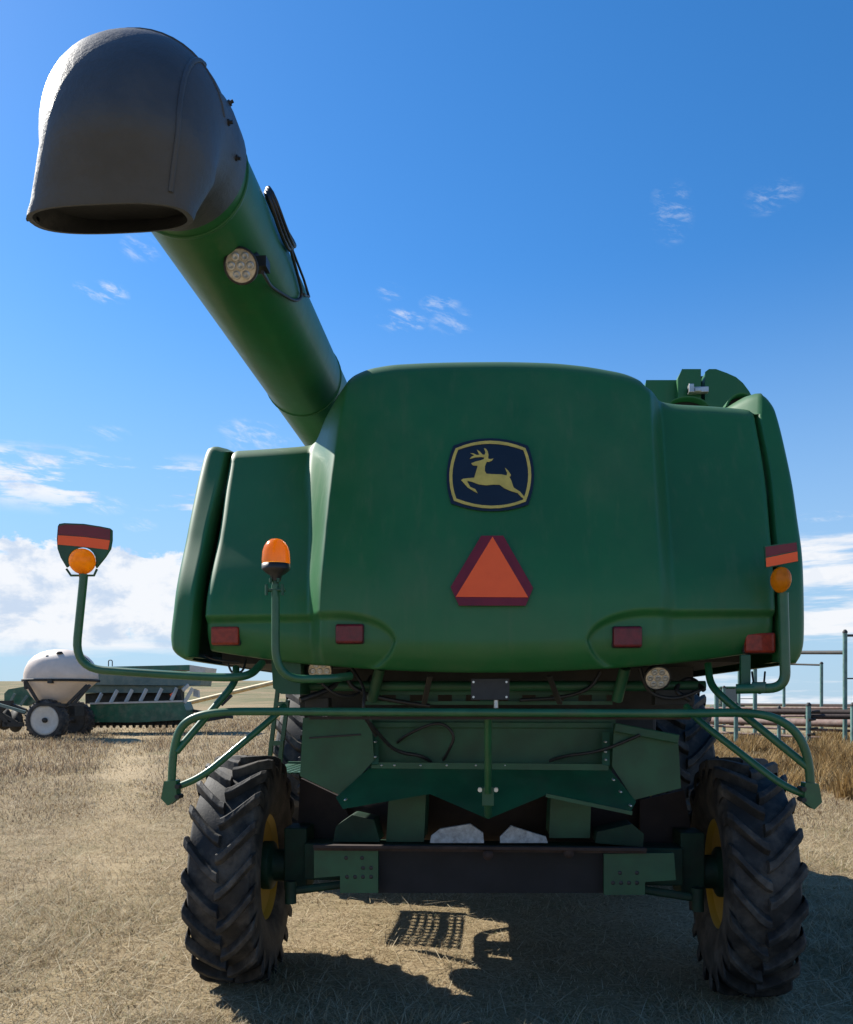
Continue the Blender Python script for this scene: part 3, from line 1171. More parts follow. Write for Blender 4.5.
arm_r = tube_part('lamp_arm', [P(736, 689, 4.05), P(785.5, 688, 4.0), P(783, 593, 4.0)], .024, fil=.075)
sign_panel([(764.5, 546), (797, 541.5), (798.5, 561.5), (766, 568)], [(765.5, 547), (796.5, 542.5), (797.3, 550.5), (766, 557)], [(766, 558), (797.4, 551.5), (798, 561), (766.5, 567)], 3.98, arm_r)
amber_lamp(P(781.5, 579.5, 3.97), .043, .058, arm_r)
tube_part('lamp_arm_sleeve', [P(752, 687.5, 4.04), P(766, 687.5, 4.015)], .027, M['green_far'])

MB().box(P(741, 692, 4.07), P(749, 655, 4.10)).build('arm_bracket', M['green_dull'], arm_r, bevel=.004)

# rotating beacon on its post
post = tube_part('beacon_post', [P(350, 676, 4.1), P(330, 679, 3.95), P(275.5, 679, 3.88), P(275.5, 585, 3.88)], .0205, fil=.16)
bc = P(276, 560, 3.88)
mb = MB()
mb.lathe([(-.045, .067), (-.02, .068), (-.02, .0)], bc, (0, 0, 1), 28, 1)
mb.lathe([(-.10, .022), (-.075, .028), (-.06, .05), (-.045, .067), (-.022, .0675)], bc, (0, 0, 1), 28, 1)
lens = MB().lathe([(-.018, .066), (.0, .067), (.04, .064), (.065, .056), (.085, .043), (.097, .026), (.1005, .012), (.101, .0)], bc, (0, 0, 1), 28, 0)
beacon = mb.build('beacon_base', [M['black_plastic'], M['black_plastic']], post)
lens.build('beacon_lens', M['beacon_lens'], post)
mb = MB()
q = P(275.5, 583, 3.88)
mb.tube([q + Vector((0, 0, -.05)), q + Vector((0, 0, .015))], .017, 10)
mb.box(q + Vector((-.045, -.02, -.04)), q + Vector((.045, .02, -.028)))
for sx in (-1, 1):
    mb.tube([q + Vector((sx * .038, -.02, -.06)), q + Vector((sx * .038, -.02, -.01))], .008, 8)
    mb.tube([q + Vector((sx * .018, -.02, .0)), q + Vector((sx * .018, -.02, .02))], .008, 8)
mb.build('beacon_bracket', M['green_dull'], post, bevel=.003)

# mounting plate the beacon post and left arm bolt to
mb = MB()
mb.poly([P(x, y, 4.3) for x, y in ((271, 655), (301, 660), (300, 694), (281, 694), (273, 688))], (0, .25, 0))
mb.build('mounting_plate', M['green_dull'], combine, bevel=.01)

# bumper frame
bar = MB()
zb_ = P(450, 713, YB).z
left_end, right_end = P(171, 792, YB), P(811, 795, YB)
pl = [P(171, 796, YB), P(173, 750, YB), P(182, 722, YB), P(212, 711.5, YB), P(300, 711.5, YB), P(690, 713.5, YB), P(762, 712, YB), P(795, 728, YB), P(809, 757, YB), P(811, 798, YB)]
bar.tube(fillet(pl, .16, 8), .020, 14)
frame = bar.build('bumper_frame', M['green_arm'], combine)
mb = MB()
mb.tube(fillet([P(236, 668, 4.3), P(236, 682, 4.15), P(176, 752, YB)], .08), .018, 12)
mb.tube(fillet([P(284, 706, 4.3), P(275, 716, 4.2), P(202, 777, 4.02), P(172, 789, YB)], .1), .017, 12)
mb.build('brace', M['green_arm'], frame)
mb = MB()
mb.tube(fillet([P(708, 664, 4.3), P(710, 684, 4.25), P(722, 697, 4.15), P(809, 768, YB)], .08), .0185, 12)
mb.tube(fillet([P(686, 706, 4.35), P(700, 722, 4.25), P(783, 786, 4.02), P(811, 797, YB)], .1), .017, 12)
mb.build('brace', M['green_arm'], frame)
for e, s in ((left_end, -1), (right_end, 1)):
    mb = MB()
    a = e + Vector((0, -.028, 0))
    mb.poly([a + Vector((s * -.035, 0, .06)), a + Vector((s * .025, 0, .055)), a + Vector((s * .04, 0, -.03)), a + Vector((s * .005, 0, -.065)), a + Vector((s * -.04, 0, -.03))], (0, .06, 0), 0)
    for dz in (-.02, .03):
        mb.tube([a + Vector((s * -.045, -.012, dz)), a + Vector((s * -.045, .05, dz))], .012, 8, 1)
    mb.build('end_plate', [M['green_arm'], M['dark']], frame, bevel=.006)
mb = MB()
mb.bar(P(310, 718, YB + .03), P(690, 718, YB + .03), .03, .014)
mb.build('bar_lower_flange', M['brown'], frame)

# ------------------------------------------------------------------ underneath the hood
mb = MB()
mb.box(P(300, 716, 5.02), P(690, 668, 5.10))
mb.box((-1.50, 4.55, 1.925), (1.38, 6.8, 1.985))
mb.build('under_hood_dark_backing', M['dark'], combine)  # dark boxes added to stand in for the shade under the hood
mb = MB()
mb.tube([P(300, 686, 4.55), P(705, 686, 4.55)], .028, 12)
mb.bar(P(365, 703, 4.62), P(612, 703, 4.62), .04, .02)
mb.bar(P(365, 693, 4.63), P(612, 693, 4.63), .03, .02)
for i in range(9):
    x0 = 368 + i * 28
    if i % 1 == 0:
        a, b = P(x0, 702, 4.64), P(x0 + 14, 693, 4.66)
        mb.box(a, b)
mb.tube([P(380, 668, 4.4), P(372, 700, 4.5)], .03, 10)
mb.tube([P(625, 668, 4.4), P(617, 700, 4.5)], .03, 10)
mb.build('cross_member', M['green_dull'], combine)
mb = MB()
a, b = P(471, 700, 4.2), P(509, 679, 4.3)
mb.box(a, b, 0)
for px, py in ((473.5, 682), (506.5, 682), (473.5, 697), (506.5, 697)):
    q = P(px, py, 4.195)
    mb.tube([q, q + Vector((0, .02, 0))], .006, 8, 1)
q = P(496, 704, 4.22)
mb.tube([q + Vector((0, 0, .03)), q + Vector((0, 0, -.02))], .012, 8, 1)
mb.build('junction_box', [M['black_plastic'], M['bolt']], combine, bevel=.006)
worklight_at(P(320, 671, 4.38), (0, -1, -.25), .066, combine, seg=True)
worklight_at(P(657.5, 678, 4.32), (0, -1, -.45), .064, combine, seg=True)
def hose(pts, r=.014, mat=0):
    MB().tube(fillet([P(*p) for p in pts], .12, 8), r, 8, mat).build('hose', M['black_plastic'], combine)
hose([(345, 672, 4.5), (352, 690, 4.5), (388, 700, 4.55), (430, 706, 4.6)], .012)
hose([(240, 662, 4.35), (215, 660, 4.3), (205, 655, 4.35)], .006)
hose([(228, 664, 4.3), (232, 674, 4.3), (243, 672, 4.3), (246, 660, 4.35)], .006)
hose([(362, 714, 4.4), (375, 730, 4.5), (395, 752, 4.75), (425, 756, 4.8), (436, 768, 4.95)], .011)
hose([(392, 748, 4.95), (405, 735, 4.80), (440, 720, 4.76), (456, 735, 4.76), (448, 752, 4.8), (440, 766, 4.95)], .009)
hose([(300, 700, 4.4), (330, 690, 4.5), (350, 672, 4.6)], .016)
hose([(690, 700, 4.5), (672, 690, 4.5), (690, 676, 4.6), (704, 690, 4.5)], .014)
hose([(752, 672, 4.2), (755, 692, 4.06), (763, 694, 4.05), (765, 672, 4.2)], .005)

hose([(352, 668, 4.5), (366, 690, 4.45), (362, 712, 4.4), (376, 736, 4.55)], .009)
hose([(600, 672, 4.5), (590, 690, 4.5), (560, 698, 4.55), (520, 700, 4.5)], .010)
hose([(322, 684, 4.35), (338, 697, 4.4), (360, 695, 4.5), (371, 676, 4.6)], .008)
hose([(640, 668, 4.4), (648, 694, 4.4), (675, 700, 4.45), (700, 690, 4.5)], .010)
hose([(640, 735, 4.66), (600, 752, 4.74), (560, 756, 4.82), (535, 768, 4.98)], .009)
for m2 in (MB().bar(P(549, 676, 4.3), P(560, 704, 4.45), .03, .012), MB().bar(P(430, 676, 4.3), P(424, 704, 4.45), .03, .012),
           MB().box(P(655, 705, 4.5), P(690, 690, 4.6)), MB().box(P(305, 712, 4.5), P(332, 698, 4.6))):
    m2.build('mounting_bracket', M['dark'], combine, bevel=.004)

# straw chopper housing
mb = MB()
mb.poly([P(x, y, 4.88) for x, y in ((366, 716), (616, 716), (612, 772), (370, 772))], (0, .03, 0))
mb.box(P(372, 728, 4.86), P(612, 722, 4.879))
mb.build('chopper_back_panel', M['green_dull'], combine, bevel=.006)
for pts, slit in ((((303, 718), (371, 714), (374, 760), (342, 796), (300, 776)), ((309, 738), (361, 734.5))), (((614, 728), (678, 738), (681, 788), (634, 800), (612, 766)), None)):
    mb = MB()
    mb.poly([P(x, y, 4.72) for x, y in pts], (0, .02, 0), 0)
    if slit:
        mb.bar(P(*slit[0], 4.715), P(*slit[1], 4.715), .004, .010, 1)
    else:
        mb.bar(P(614, 727, 4.70), P(678, 739, 4.70), .05, .05, 0)
    mb.build('chopper_side_panel', [M['green_dull'], M['black_plastic']], combine, bevel=.006)


def dfl(x, y):
    return P(x, y, 4.76 - (y - 766) / 50 * .28)
mb = MB()
mb.poly([dfl(*p) for p in ((372, 766), (488, 767), (488, 819), (430, 794), (343, 809), (336, 798))], (0, .012, .006), 0)
mb.poly([dfl(*p) for p in ((488, 767), (608, 768), (636, 802), (630, 813), (546, 795), (488, 819))], (0, .012, .006), 0)
mb.bar(dfl(372, 765) + Vector((0, -.015, 0)), dfl(608, 767) + Vector((0, -.015, 0)), .02, .035, 0)
mb.bar(dfl(546, 795) + Vector((0, -.006, 0)), dfl(632, 813) + Vector((0, -.006, 0)), .014, .02, 0)
mb.bar(P(375, 765, 4.74), P(375, 735, 4.8), .04, .03, 0)
mb.bar(P(606, 766, 4.74), P(606, 733, 4.8), .04, .03, 0)
for px in (382, 395, 421, 447, 476, 505, 532, 558, 596):
    q = dfl(px, 765) + Vector((0, -.028, 0))
    mb.lathe([(-.004, 0), (-.003, .006), (.004, .008)], q, (0, 1, 0), 8, 1)
for px, py in ((606, 742), (606, 752), (606, 760), (375, 742), (375, 757), (631, 806), (621, 792), (614, 780), (345, 800)):
    q = P(px, py, 4.70 if py < 765 else 4.5) + Vector((0, -.0, 0))
    mb.lathe([(-.004, 0), (-.003, .006), (.05, .007)], q, (0, 1, 0), 8, 1)
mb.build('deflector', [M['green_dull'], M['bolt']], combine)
mb = MB()
mb.tube([P(488, 714, 4.04), P(488, 792, 4.30)], .019, 10)
mb.build('strut', M['green_arm'], combine)
mb = MB()
a, b = P(482, 806, 4.32), P(494, 786, 4.37)
mb.box(a, b, 0)
mb.tube([P(488, 800, 4.34), P(488, 815, 4.42)], .022, 10, 0)
for px in (480, 496):
    q = P(px, 790, 4.33)
    mb.tube([q, q + Vector((0, .04, 0))], .012, 8, 1)
mb.build('strut_bracket', [M['green_dull'], M['bolt']], combine, bevel=.004)
mb = MB()
mb.poly([P(x, y, 5.0) for x, y in ((389, 794), (426, 792), (424, 842), (386, 842))], (0, .3, 0))
mb.build('support_column', M['green_dull'], combine, bevel=.02)
mb = MB()
mb.poly([P(x, y, 5.0) for x, y in ((551, 796), (591, 802), (590, 838), (549, 838))], (0, .3, 0))
mb.build('support_column', M['green_dull'], combine, bevel=.02)
mb = MB()
mb.lathe([(-1.0, 0), (-1.0, .31), (1.0, .31), (1.0, 0)], (0, 5.62, 1.08), (1, 0, 0), 36)
mb.build('chopper_rotor', M['brown'], combine)
for pts in (((300, 778), (340, 797), (352, 822), (345, 848), (297, 850)), ((640, 800), (684, 790), (694, 846), (668, 852), (640, 846))):
    mb = MB()
    mb.poly([P(x, y, 5.25) for x, y in pts], (0, .04, 0))
    mb.build('side_shield', M['brown'], combine, bevel=.01)
for pts in (((333, 842), (336, 826), (352, 815), (374, 820), (380, 842)), ((595, 843), (597, 832), (632, 824), (644, 834), (643, 847))):
    mb = MB()
    mb.poly([P(x, y, 4.9) for x, y in pts], (0, .2, 0))
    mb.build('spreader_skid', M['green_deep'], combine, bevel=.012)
for pts in (((430, 843), (431, 836), (440, 829), (470, 824), (483, 833), (484, 843)), ((500, 843), (500, 837), (511, 826), (546, 837), (548, 843))):
    mb = MB()
    mb.poly([P(x, y, 4.86) for x, y in pts], (0, .03, .0))
    mb.build('spreader_vane', M['white'], combine, bevel=.008)
mb = MB()
mb.bar(P(314, 846, 4.72), P(646, 849, 4.72), .05, .016, 0)
mb.bar(P(314, 848.5, 4.75), P(646, 851.5, 4.75), .02, .02, 0)
for px, py in ((488, 855), (569, 853)):
    q = P(px, py, 4.71)
    mb.lathe([(-.004, 0), (-.004, .03), (.02, .03)], q, (0, 1, 0), 14, 0)
mb.build('cross_beam', M['rust'], combine)
mb = MB()
mb.poly([P(x, y, 4.83) for x, y in ((377, 851), (606, 853), (605, 893), (378, 893))], (0, .02, 0))
mb.build('rubber_flap', M['rubber_flap'], combine)


def axle_bracket(pts, holes):
    m = MB()
    m.poly([P(x, y, 4.76) for x, y in pts], (0, .03, 0), 0)
    for x, y in holes:
        q = P(x, y, 4.757)
        m.lathe([(0, .0), (0, .013), (.01, .014)], q, (0, 1, 0), 12, 1)
    return m.build('axle_bracket', [M['green_dull'], M['black_plastic']], combine, bevel=.006)


axle_bracket(((314, 850), (378, 850), (378, 893), (340, 893), (340, 876), (314, 878)), [(347, 877), (355, 877), (363, 877), (371, 877), (363, 868), (346, 858), (362, 858), (371, 868)])
axle_bracket(((604, 854), (674, 853), (676, 880), (645, 882), (645, 895), (604, 895)), [(613, 883), (621, 883), (629, 883), (637, 883), (620, 873), (637, 873)])

mb = MB()
mb.box((-1.12, 4.93, .64), (1.12, 5.12, .86), 0)
for s in (-1, 1):
    mb.box((s * 1.19 - .07, 5.0, .56), (s * 1.19 + .07, 5.22, .94), 0)
    mb.lathe([(0, .0), (0, .10), (.12, .10), (.14, .15), (.2, .15), (.24, .0)], (s * 1.22, 5.12, .69), (s, 0, 0), 24, 0)
    mb.tube([(s * 1.15, 4.82, .60), (s * .7, 4.84, .66)], .025, 10, 0)
    mb.tube([(s * 1.17, 4.80, .53), (s * 1.17, 4.80, .66)], .035, 10, 0)
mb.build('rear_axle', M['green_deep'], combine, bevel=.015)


def make_wheel(name, cx, cy, R_, W, rim_r, inner, n_lug, tread_h, rimmat, lug_slant=1.0):
    """inner: +1 when the machine lies on the +x side of the wheel"""
    cz = R_ - .02
    root = bpy.data.objects.new(name, None)
    COL.objects.link(root)
    root.parent = combine
    root.location = Vector((cx, cy, cz)) - combine.location
    H = W / 2
    Rc = R_ - tread_h
    m = MB()
    prof = [(-H * .72, rim_r), (-H * .84, rim_r + .02), (-H * .98, rim_r + (Rc - rim_r) * .35), (-H * 1.0, rim_r + (Rc - rim_r) * .58), (-H * .95, Rc - .055), (-H * .86, Rc - .018), (-H * .5, Rc - .004), (0, Rc),
            (H * .5, Rc - .004), (H * .86, Rc - .018), (H * .95, Rc - .055), (H * 1.0, rim_r + (Rc - rim_r) * .58), (H * .98, rim_r + (Rc - rim_r) * .35), (H * .84, rim_r + .02), (H * .72, rim_r)]
    m.lathe(prof, (cx, cy, cz), (1, 0, 0), 72)
    sweep = W * .52 * lug_slant / R_
    for side in (-1, 1):
        for i in range(n_lug):
            th0 = 2 * math.pi * (i + (.5 if side > 0 else 0)) / n_lug + .1
            secs = []
            L = [(-.03 * H, 0, 1.0, .0), (.12 * H, .07, 1.0, 0), (.35 * H, .27, 1.0, 0), (.6 * H, .54, 1.0, .002), (.85 * H, .84, 1.05, .006), (.99 * H, 1.0, 1.1, .018), (1.025 * H, 1.07, 1.1, .06), (1.0 * H, 1.12, .8, .11)]
            wj = 1 + .06 * random.uniform(-1, 1)
            for l, f, wf, drop in L:
                th = th0 + sweep * f
                ht = .032 * R_ * wf * wj
                hb = .062 * R_ * wf
                rt = R_ - drop - .004 * random.random()
                rb = min(Rc - .01, rt - .03) - (drop * .3)
                lat = side * l
                sec = []
                for rr, dt, ll in ((rb, -hb, lat * .97), (rt, -ht, lat), (rt, ht, lat), (rb, hb, lat * .97)):
                    a = th + dt / R_
                    sec.append(Vector((cx + ll, cy - rr * math.cos(a), cz + rr * math.sin(a))))
                secs.append(sec)
            m.grid(secs, close=True, smooth=False)
            m.add(secs[0], [(0, 1, 2, 3)])
            m.add(secs[-1], [(3, 2, 1, 0)])
    m.build('tyre', M['tyre'], root, bevel=.006)
    m = MB()
    i = inner
    m.lathe([(i * -H * .74, rim_r + .012), (i * -H * .70, rim_r - .01), (i * -H * .3, rim_r - .05), (i * H * .25, rim_r - .04), (i * H * .70, rim_r - .01), (i * H * .74, rim_r + .012)], (cx, cy, cz), (1, 0, 0), 48)
    m.lathe([(i * H * .55, rim_r - .012), (i * H * .50, rim_r * .85), (i * H * .30, rim_r * .55), (i * H * .28, .0)], (cx, cy, cz), (1, 0, 0), 48)
    for k in range(8):
        a = 2 * math.pi * k / 8
        q = Vector((cx + i * H * .30, cy + .14 * math.cos(a), cz + .14 * math.sin(a)))
        m.tube([q, q + Vector((i * .03, 0, 0))], .014, 6)
    m.build('rim', rimmat, root)
    return root


make_wheel('rear_wheel', -1.535, 5.12, .70, .395, .325, 1, 21, .052, M['yellow']).rotation_euler.z = R(3)
make_wheel('rear_wheel', 1.492, 5.12, .70, .38, .325, -1, 21, .052, M['yellow']).rotation_euler.z = R(-3)
make_wheel('front_wheel', -1.78, 8.55, .96, .56, .53, 1, 22, .055, M['yellow'])
make_wheel('front_wheel', 1.78, 8.55, .96, .56, .53, -1, 22, .055, M['yellow'])

# ladder up the left side, and the perforated step that throws the dotted shadow
mb = MB()
for a, b in (((278, 688), (269, 764)), ((288, 700), (279.5, 764))):
    mb.bar(P(*a, 6.35), P(*b, 6.35), .03, .03)
mb.bar(P(271, 743, 6.33), P(284, 743, 6.33), .04, .035)
mb.bar(P(276, 704, 6.33), P(289, 704, 6.33), .04, .035)
mb.build('ladder', M['green_arm'], combine)
mb = MB()
x0, x1, y0, y1, zz = -1.82, -1.30, 6.42, 7.36, 1.15
nx, ny = 6, 8
for (hx0, hx1) in ((x0 + .07, x0 + .31), (x0 + .36, x1 - .04)):
    nxx = 4 if hx0 < x0 + .2 else 2
    fw = (hx1 - hx0) / nxx
    fh = (y1 - y0 - .1) / 9
    for i in range(nxx + 1):
        xx_ = hx0 + i * fw
        mb.box((xx_ - fw * .17, y0, zz), (xx_ + fw * .17, y1, zz + .012))
    for j in range(10):
        yy_ = y0 + .05 + j * fh
        mb.box((hx0 - .002, yy_ - fh * .19, zz + .001), (hx1 + .002, yy_ + fh * .19, zz + .011))
mb.box((x0, y0, zz - .02), (x0 + .06, y1, zz + .0125))
mb.box((x0 + .30, y0, zz - .0015), (x0 + .37, y1, zz + .0135))
mb.box((x0, y1, zz - .03), (x1, y1 + .05, zz + .03))
mb.build('step_plate', M['green_dull'], combine)

# ------------------------------------------------------------------ farm machinery in the field on the left
T1 = 30.0
g0 = PT(50, 738, T1)
tankc = thing('tank_trailer', 'white plastic liquid tank on a two wheeled cart standing in dry grass', 'tank trailer', (g0.x, g0.y, float(ground_z(g0.x, g0.y))))


def zl(x, y):
    return x / 7.11, 640 + y / 7.11


def up_from(px, py, t):
    return PT(px, py, t)


# tank: stack of rounded rings, dome above and funnel below the belt
mb = MB()
ctr = Vector(zl(440, 285) + (0,))
rings = []
prof = [(440, 68, .03), (440, 69, .20), (440, 75, .36), (438, 92, .55), (437, 120, .73), (436, 155, .86), (436, 200, .95), (436, 240, .99), (436, 290, 1.0), (425, 305, .97), (410, 350, .82), (400, 400, .66), (395, 450, .48), (394, 458, .05)]
hw = 252 / 7.11 * T1 / FOC
for cx_, yy, k in prof:
    c = PT(*zl(cx_, yy), T1 + .4)
    rings.append([c + Vector((hw * k * math.copysign(abs(math.cos(a)) ** .8, math.cos(a)), .75 * hw * k * math.copysign(abs(math.sin(a)) ** .8, math.sin(a)), 0)) for a in [2 * math.pi * q / 40 for q in range(40)]])
mb.grid(rings, close=True)
mb.build('tank', M['tank'], tankc)
mb = MB()
c = PT(*zl(436, 292), T1 + .4)
for dz in (0, .03):
    ring_ = [c + Vector((1.02 * hw * math.copysign(abs(math.cos(a)) ** .8, math.cos(a)), .77 * hw * math.copysign(abs(math.sin(a)) ** .8, math.sin(a)), dz)) for a in [2 * math.pi * q / 40 for q in range(41)]]
    mb.tube(ring_, .035, 6, caps=False)
a0 = PT(*zl(360, 292), T1 - .6)
mb.box(a0 + Vector((-.08, -.08, -.08)), a0 + Vector((.08, .08, .08)))
for x_ in (342, 425):
    q = PT(*zl(x_, 118 if x_ < 400 else 92), T1 - .2)
    mb.lathe([(-.03, .0), (-.03, .12), (.05, .08), (.05, 0)], q, (0, 0, 1), 10)
mb.tube([PT(*zl(590, 110), T1 - .1), PT(*zl(680, 200), T1 - .1)], .03, 6)
mb.build('tank_band', M['dark'], tankc)
mb = MB()
for a, b in (((180, 290), (270, 440)), ((620, 320), (470, 470)), ((640, 320), (520, 460)), ((270, 460), (600, 460)), ((180, 300), (185, 350))):
    for dt in (-.5, 1.1):
        mb.bar(PT(*zl(*a), T1 + dt), PT(*zl(*b), T1 + dt), .09, .09)
mb.box(PT(*zl(490, 540), T1 + .2), PT(*zl(600, 450), T1 + .9))
mb.bar(PT(*zl(330, 575), T1 - .2), PT(*zl(330, 575), T1 + 1.4), .15, .15)
mb.build('cart_frame', M['dark'], tankc)


def cart_wheel(parent, c, r, w, rimmat, tyremat):
    root = bpy.data.objects.new('wheel', None)
    COL.objects.link(root)
    root.parent = parent
    root.location = c - world_loc(parent)
    axis = Vector((0, -1, 0))
    m = MB()
    m.lathe([(-w / 2, r * .72), (-w * .52, r * .85), (-w * .42, r * .97), (0, r), (w * .42, r * .97), (w * .52, r * .85), (w / 2, r * .72)], c, axis, 40)
    for k in range(26):
        a = 2 * math.pi * k / 26
        d = Vector((math.cos(a), 0, math.sin(a)))
        m.bar(c + d * r * .985 + Vector((0, -w * .45, 0)), c + d * r * .985 + Vector((0, w * .45, 0)), r * .09, r * .05, 0, up=d)
    m.build('tyre', tyremat, root)
    m = MB()
    m.lathe([(-w / 2, r * .73), (w * .45, r * .73), (w * .40, r * .60), (w * .30, r * .2), (w * .32, 0)], c, axis, 36, 0)
    m.lathe([(w * .2, r * .13), (w * .5, r * .12), (w * .52, 0)], c, axis, 14, 1)
    m.build('rim', [rimmat, M['dark']], root)


wr = 20.5 / FOC * T1
cw = PT(*zl(335, 570), T1 - .3)
cart_wheel(tankc, cw, wr, .4, M['cream'], M['tyre'])
cw2 = PT(*zl(530, 570), T1 + 2.2)
cart_wheel(tankc, cw2, wr * 1.0, .4, M['dark'], M['tyre'])

# grain drill behind the tank
T2 = 33.0
g0 = PT(140, 733, T2)
drill = thing('grain_drill', 'long green grain drill with silver seed box standing behind the white tank', 'grain drill', (g0.x, g0.y, float(ground_z(g0.x, g0.y))))


def zd(x, y):
    return 90 + x / 4.265, 640 + y / 4.265


def slab(m, pts, t, depth, mat=0):
    m.poly([PT(*zd(*p), t) for p in pts], (0, depth, 0), mat)


mb = MB()
slab(mb, ((-60, 140), (478, 145), (470, 195), (-60, 190)), T2 + .3, 1.3)
slab(mb, ((-60, 191), (380, 196), (360, 225), (-60, 225)), T2 + .5, 1.0)
mb.build('seed_box', M['galv'], drill, bevel=.03)
mb = MB()
slab(mb, ((20, 115), (425, 106), (425, 128), (-40, 132)), T2 + .25, 1.4)
mb.build('box_lid', M['green_far'], drill, bevel=.02)
mb = MB()
slab(mb, ((425, 106), (492, 116), (486, 146), (425, 140)), T2 + .22, 1.4)
mb.build('box_end', M['cream'], drill, bevel=.02)
mb = MB()
q = PT(*zd(87, 112), T2 + .8)
mb.tube(fillet([q + Vector((-.08, 0, 0)), q + Vector((-.08, 0, .25)), q + Vector((.08, 0, .25)), q + Vector((.08, 0, 0))], .07), .02, 6)
mb.build('box_handle', M['dark'], drill)
mb = MB()
slab(mb, ((0, 272), (395, 262), (410, 300), (405, 340), (200, 352), (0, 350)), T2 - .2, .9)
slab(mb, ((-90, 340), (0, 330), (0, 350), (-90, 356)), T2 - .1, .5)
mb.build('toolbar', M['green_far'], drill, bevel=.03)
mb = MB()
mb.bar(PT(*zd(0, 271), T2 - .22), PT(*zd(395, 261), T2 - .22), .06, .07)
for a, b in (((88, 268), (116, 214)), ((152, 266), (180, 212)), ((214, 263), (241, 209)), ((280, 261), (306, 207)), ((346, 258), (370, 205)), ((402, 268), (438, 206)), ((28, 270), (50, 228)), ((395, 215), (420, 192))):
    mb.bar(PT(*zd(*a), T2 - .15), PT(*zd(*b), T2 + .1), .06, .13)
mb.build('seed_tube_brace', M['cream'], drill)
mb = MB()
slab(mb, ((-20, 228), (395, 210), (395, 268), (-20, 272)), T2 + .9, .2)
slab(mb, ((0, 352), (400, 342), (400, 362), (0, 366)), T2 + .2, .4)
slab(mb, ((355, 210), (385, 210), (392, 262), (345, 262)), T2 + .1, .3)
for i in range(14):
    x_ = 20 + i * 28
    c = PT(*zd(x_, 352), T2 + .3)
    mb.lathe([(-.03, 0), (-.03, .22), (.03, .22), (.03, 0)], c, (1, .2, 0), 14)
mb.build('disc_openers', M['dark'], drill)
mb = MB()
slab(mb, ((340, 232), (356, 222), (360, 240), (346, 248)), T2 - .05, .1)
mb.build('marker_flag', M['sign_orange'], drill)
mb = MB()
slab(mb, ((440, 208), (460, 215), (462, 245), (440, 240)), T2 + .5, .2)
mb.build('end_plate', M['cream'], drill)
mb = MB()
slab(mb, ((370, 326), (580, 316), (585, 332), (470, 352), (370, 356)), T2 + .6, .5)
mb.bar(PT(*zd(430, 300), T2 + .6), PT(*zd(610, 330), T2 + .6), .12, .12)
mb.bar(PT(*zd(560, 278), T2 + .8), PT(*zd(605, 235), T2 + .8), .1, .12)
mb.build('hitch', M['dark'], drill, bevel=.02)
# folded wing of the drill to the left of the tank
mb = MB()
for a, b, w_ in (((0, 460), (90, 460), .3), ((60, 460), (180, 510), .22), ((-40, 470), (60, 600), .16), ((20, 600), (170, 600), .16), ((0, 520), (120, 590), .12), ((-60, 560), (30, 480), .15)):
    mb.bar(PT(*zl(*a), T1 + .6), PT(*zl(*b), T1 + .6), w_ * .6, w_)
for c_ in ((30, 560), (110, 575), (-30, 560)):
    c = PT(*zl(*c_), T1 + .9)
    mb.lathe([(-.04, 0), (-.04, .42), (.04, .42), (.04, 0)], c, (.5, 1, 0), 20)
mb.build('wing_frame', M['dark'], drill)
mb = MB()
mb.poly([PT(*zl(x, y), T1 + 2.4) for x, y in ((30, 380), (60, 350), (180, 330), (270, 430), (200, 470), (30, 450))], (0, .8, 0))
mb.build('wing_box', M['green_far'], drill, bevel=.05)
mb = MB()
for a, b in (((70, 450), (105, 380)), ((145, 465), (195, 395)), ((60, 470), (170, 515))):
    MB().bar(PT(*zl(*a), T1 + 2.2), PT(*zl(*b), T1 + 2.2), .05, .10).build('wing_brace', M['galv'], drill)
MB().bar(PT(*zl(-20, 455), T1 + .2), PT(*zl(185, 515), T1 + .2), .1, .1).build('wing_brace', M['galv'], drill)

# long tan tube rising from behind the drill
T3 = 38.0
mb = MB()
a, b = PT(188, 703, T3), PT(282, 680.5, T3 - 2)
mb.tube([a, b], .10, 12)
tube_o = mb.build('grain_tube', M['tan'])
tube_o['label'] = 'long tan tube sloping up out of the dry field behind the green drill'
tube_o['category'] = 'pipe'

# ------------------------------------------------------------------ pipe corral on the right
T4 = 29.0


def zr(x, y):
    return 700 + x / 5.575, 640 + y / 5.575


def post_mb(px, top, bot, t, r, cap=True):
    m = MB()
    p, q = PT(px, bot, t), PT(px, top, t)
    q.x, q.y = p.x, p.y
    p.z = float(ground_z(p.x, p.y)) - .1
    m.tube([p, q], r, 12, 0)
    if cap:
        m.lathe([(0, r * 1.15), (.05, r * 1.15), (.12, r * .5), (.12, 0)], q, (0, 0, 1), 10, 1)
    return m


def tall_frame(posts, beams, label):
    px, top, t, r = posts[0]
    b = PT(px, 740, t)
    root = thing('gate_frame', label, 'gate frame', (b.x, b.y, 0), 'tall pipe gate frames of the corral')
    for px, top, t, r in posts:
        post_mb(px, top, 745, t, r).build('post', [M['post'], M['dark']], root)
    for a, b, r in beams:
        MB().tube([PT(*a), PT(*b)], r, 8).build('beam', M['dark'], root)
    return root


tall_frame([(845, 633, 29, .075), (938, 633, 32, .075)], [((845, 635.5, 29), (938, 635.5, 32), .045), ((845, 678.5, 29), (938, 678.5, 32), .025)],
           'tallest teal pipe post with a cross pipe at the top, beside the weeds')
tall_frame([(821.5, 664, 44, .085), (784, 664, 46, .08)], [((821.5, 665, 44), (784, 664, 46), .05)],
           'shorter far off teal pipe frame just right of the combine')
tall_frame([(755, 655, 36, .09), (739, 664, 52, .09)], [((755, 652.5, 36), (845, 652.5, 29.02), .07)],
           'teal pipe frame partly hidden behind the combine corner, dark beam running right')

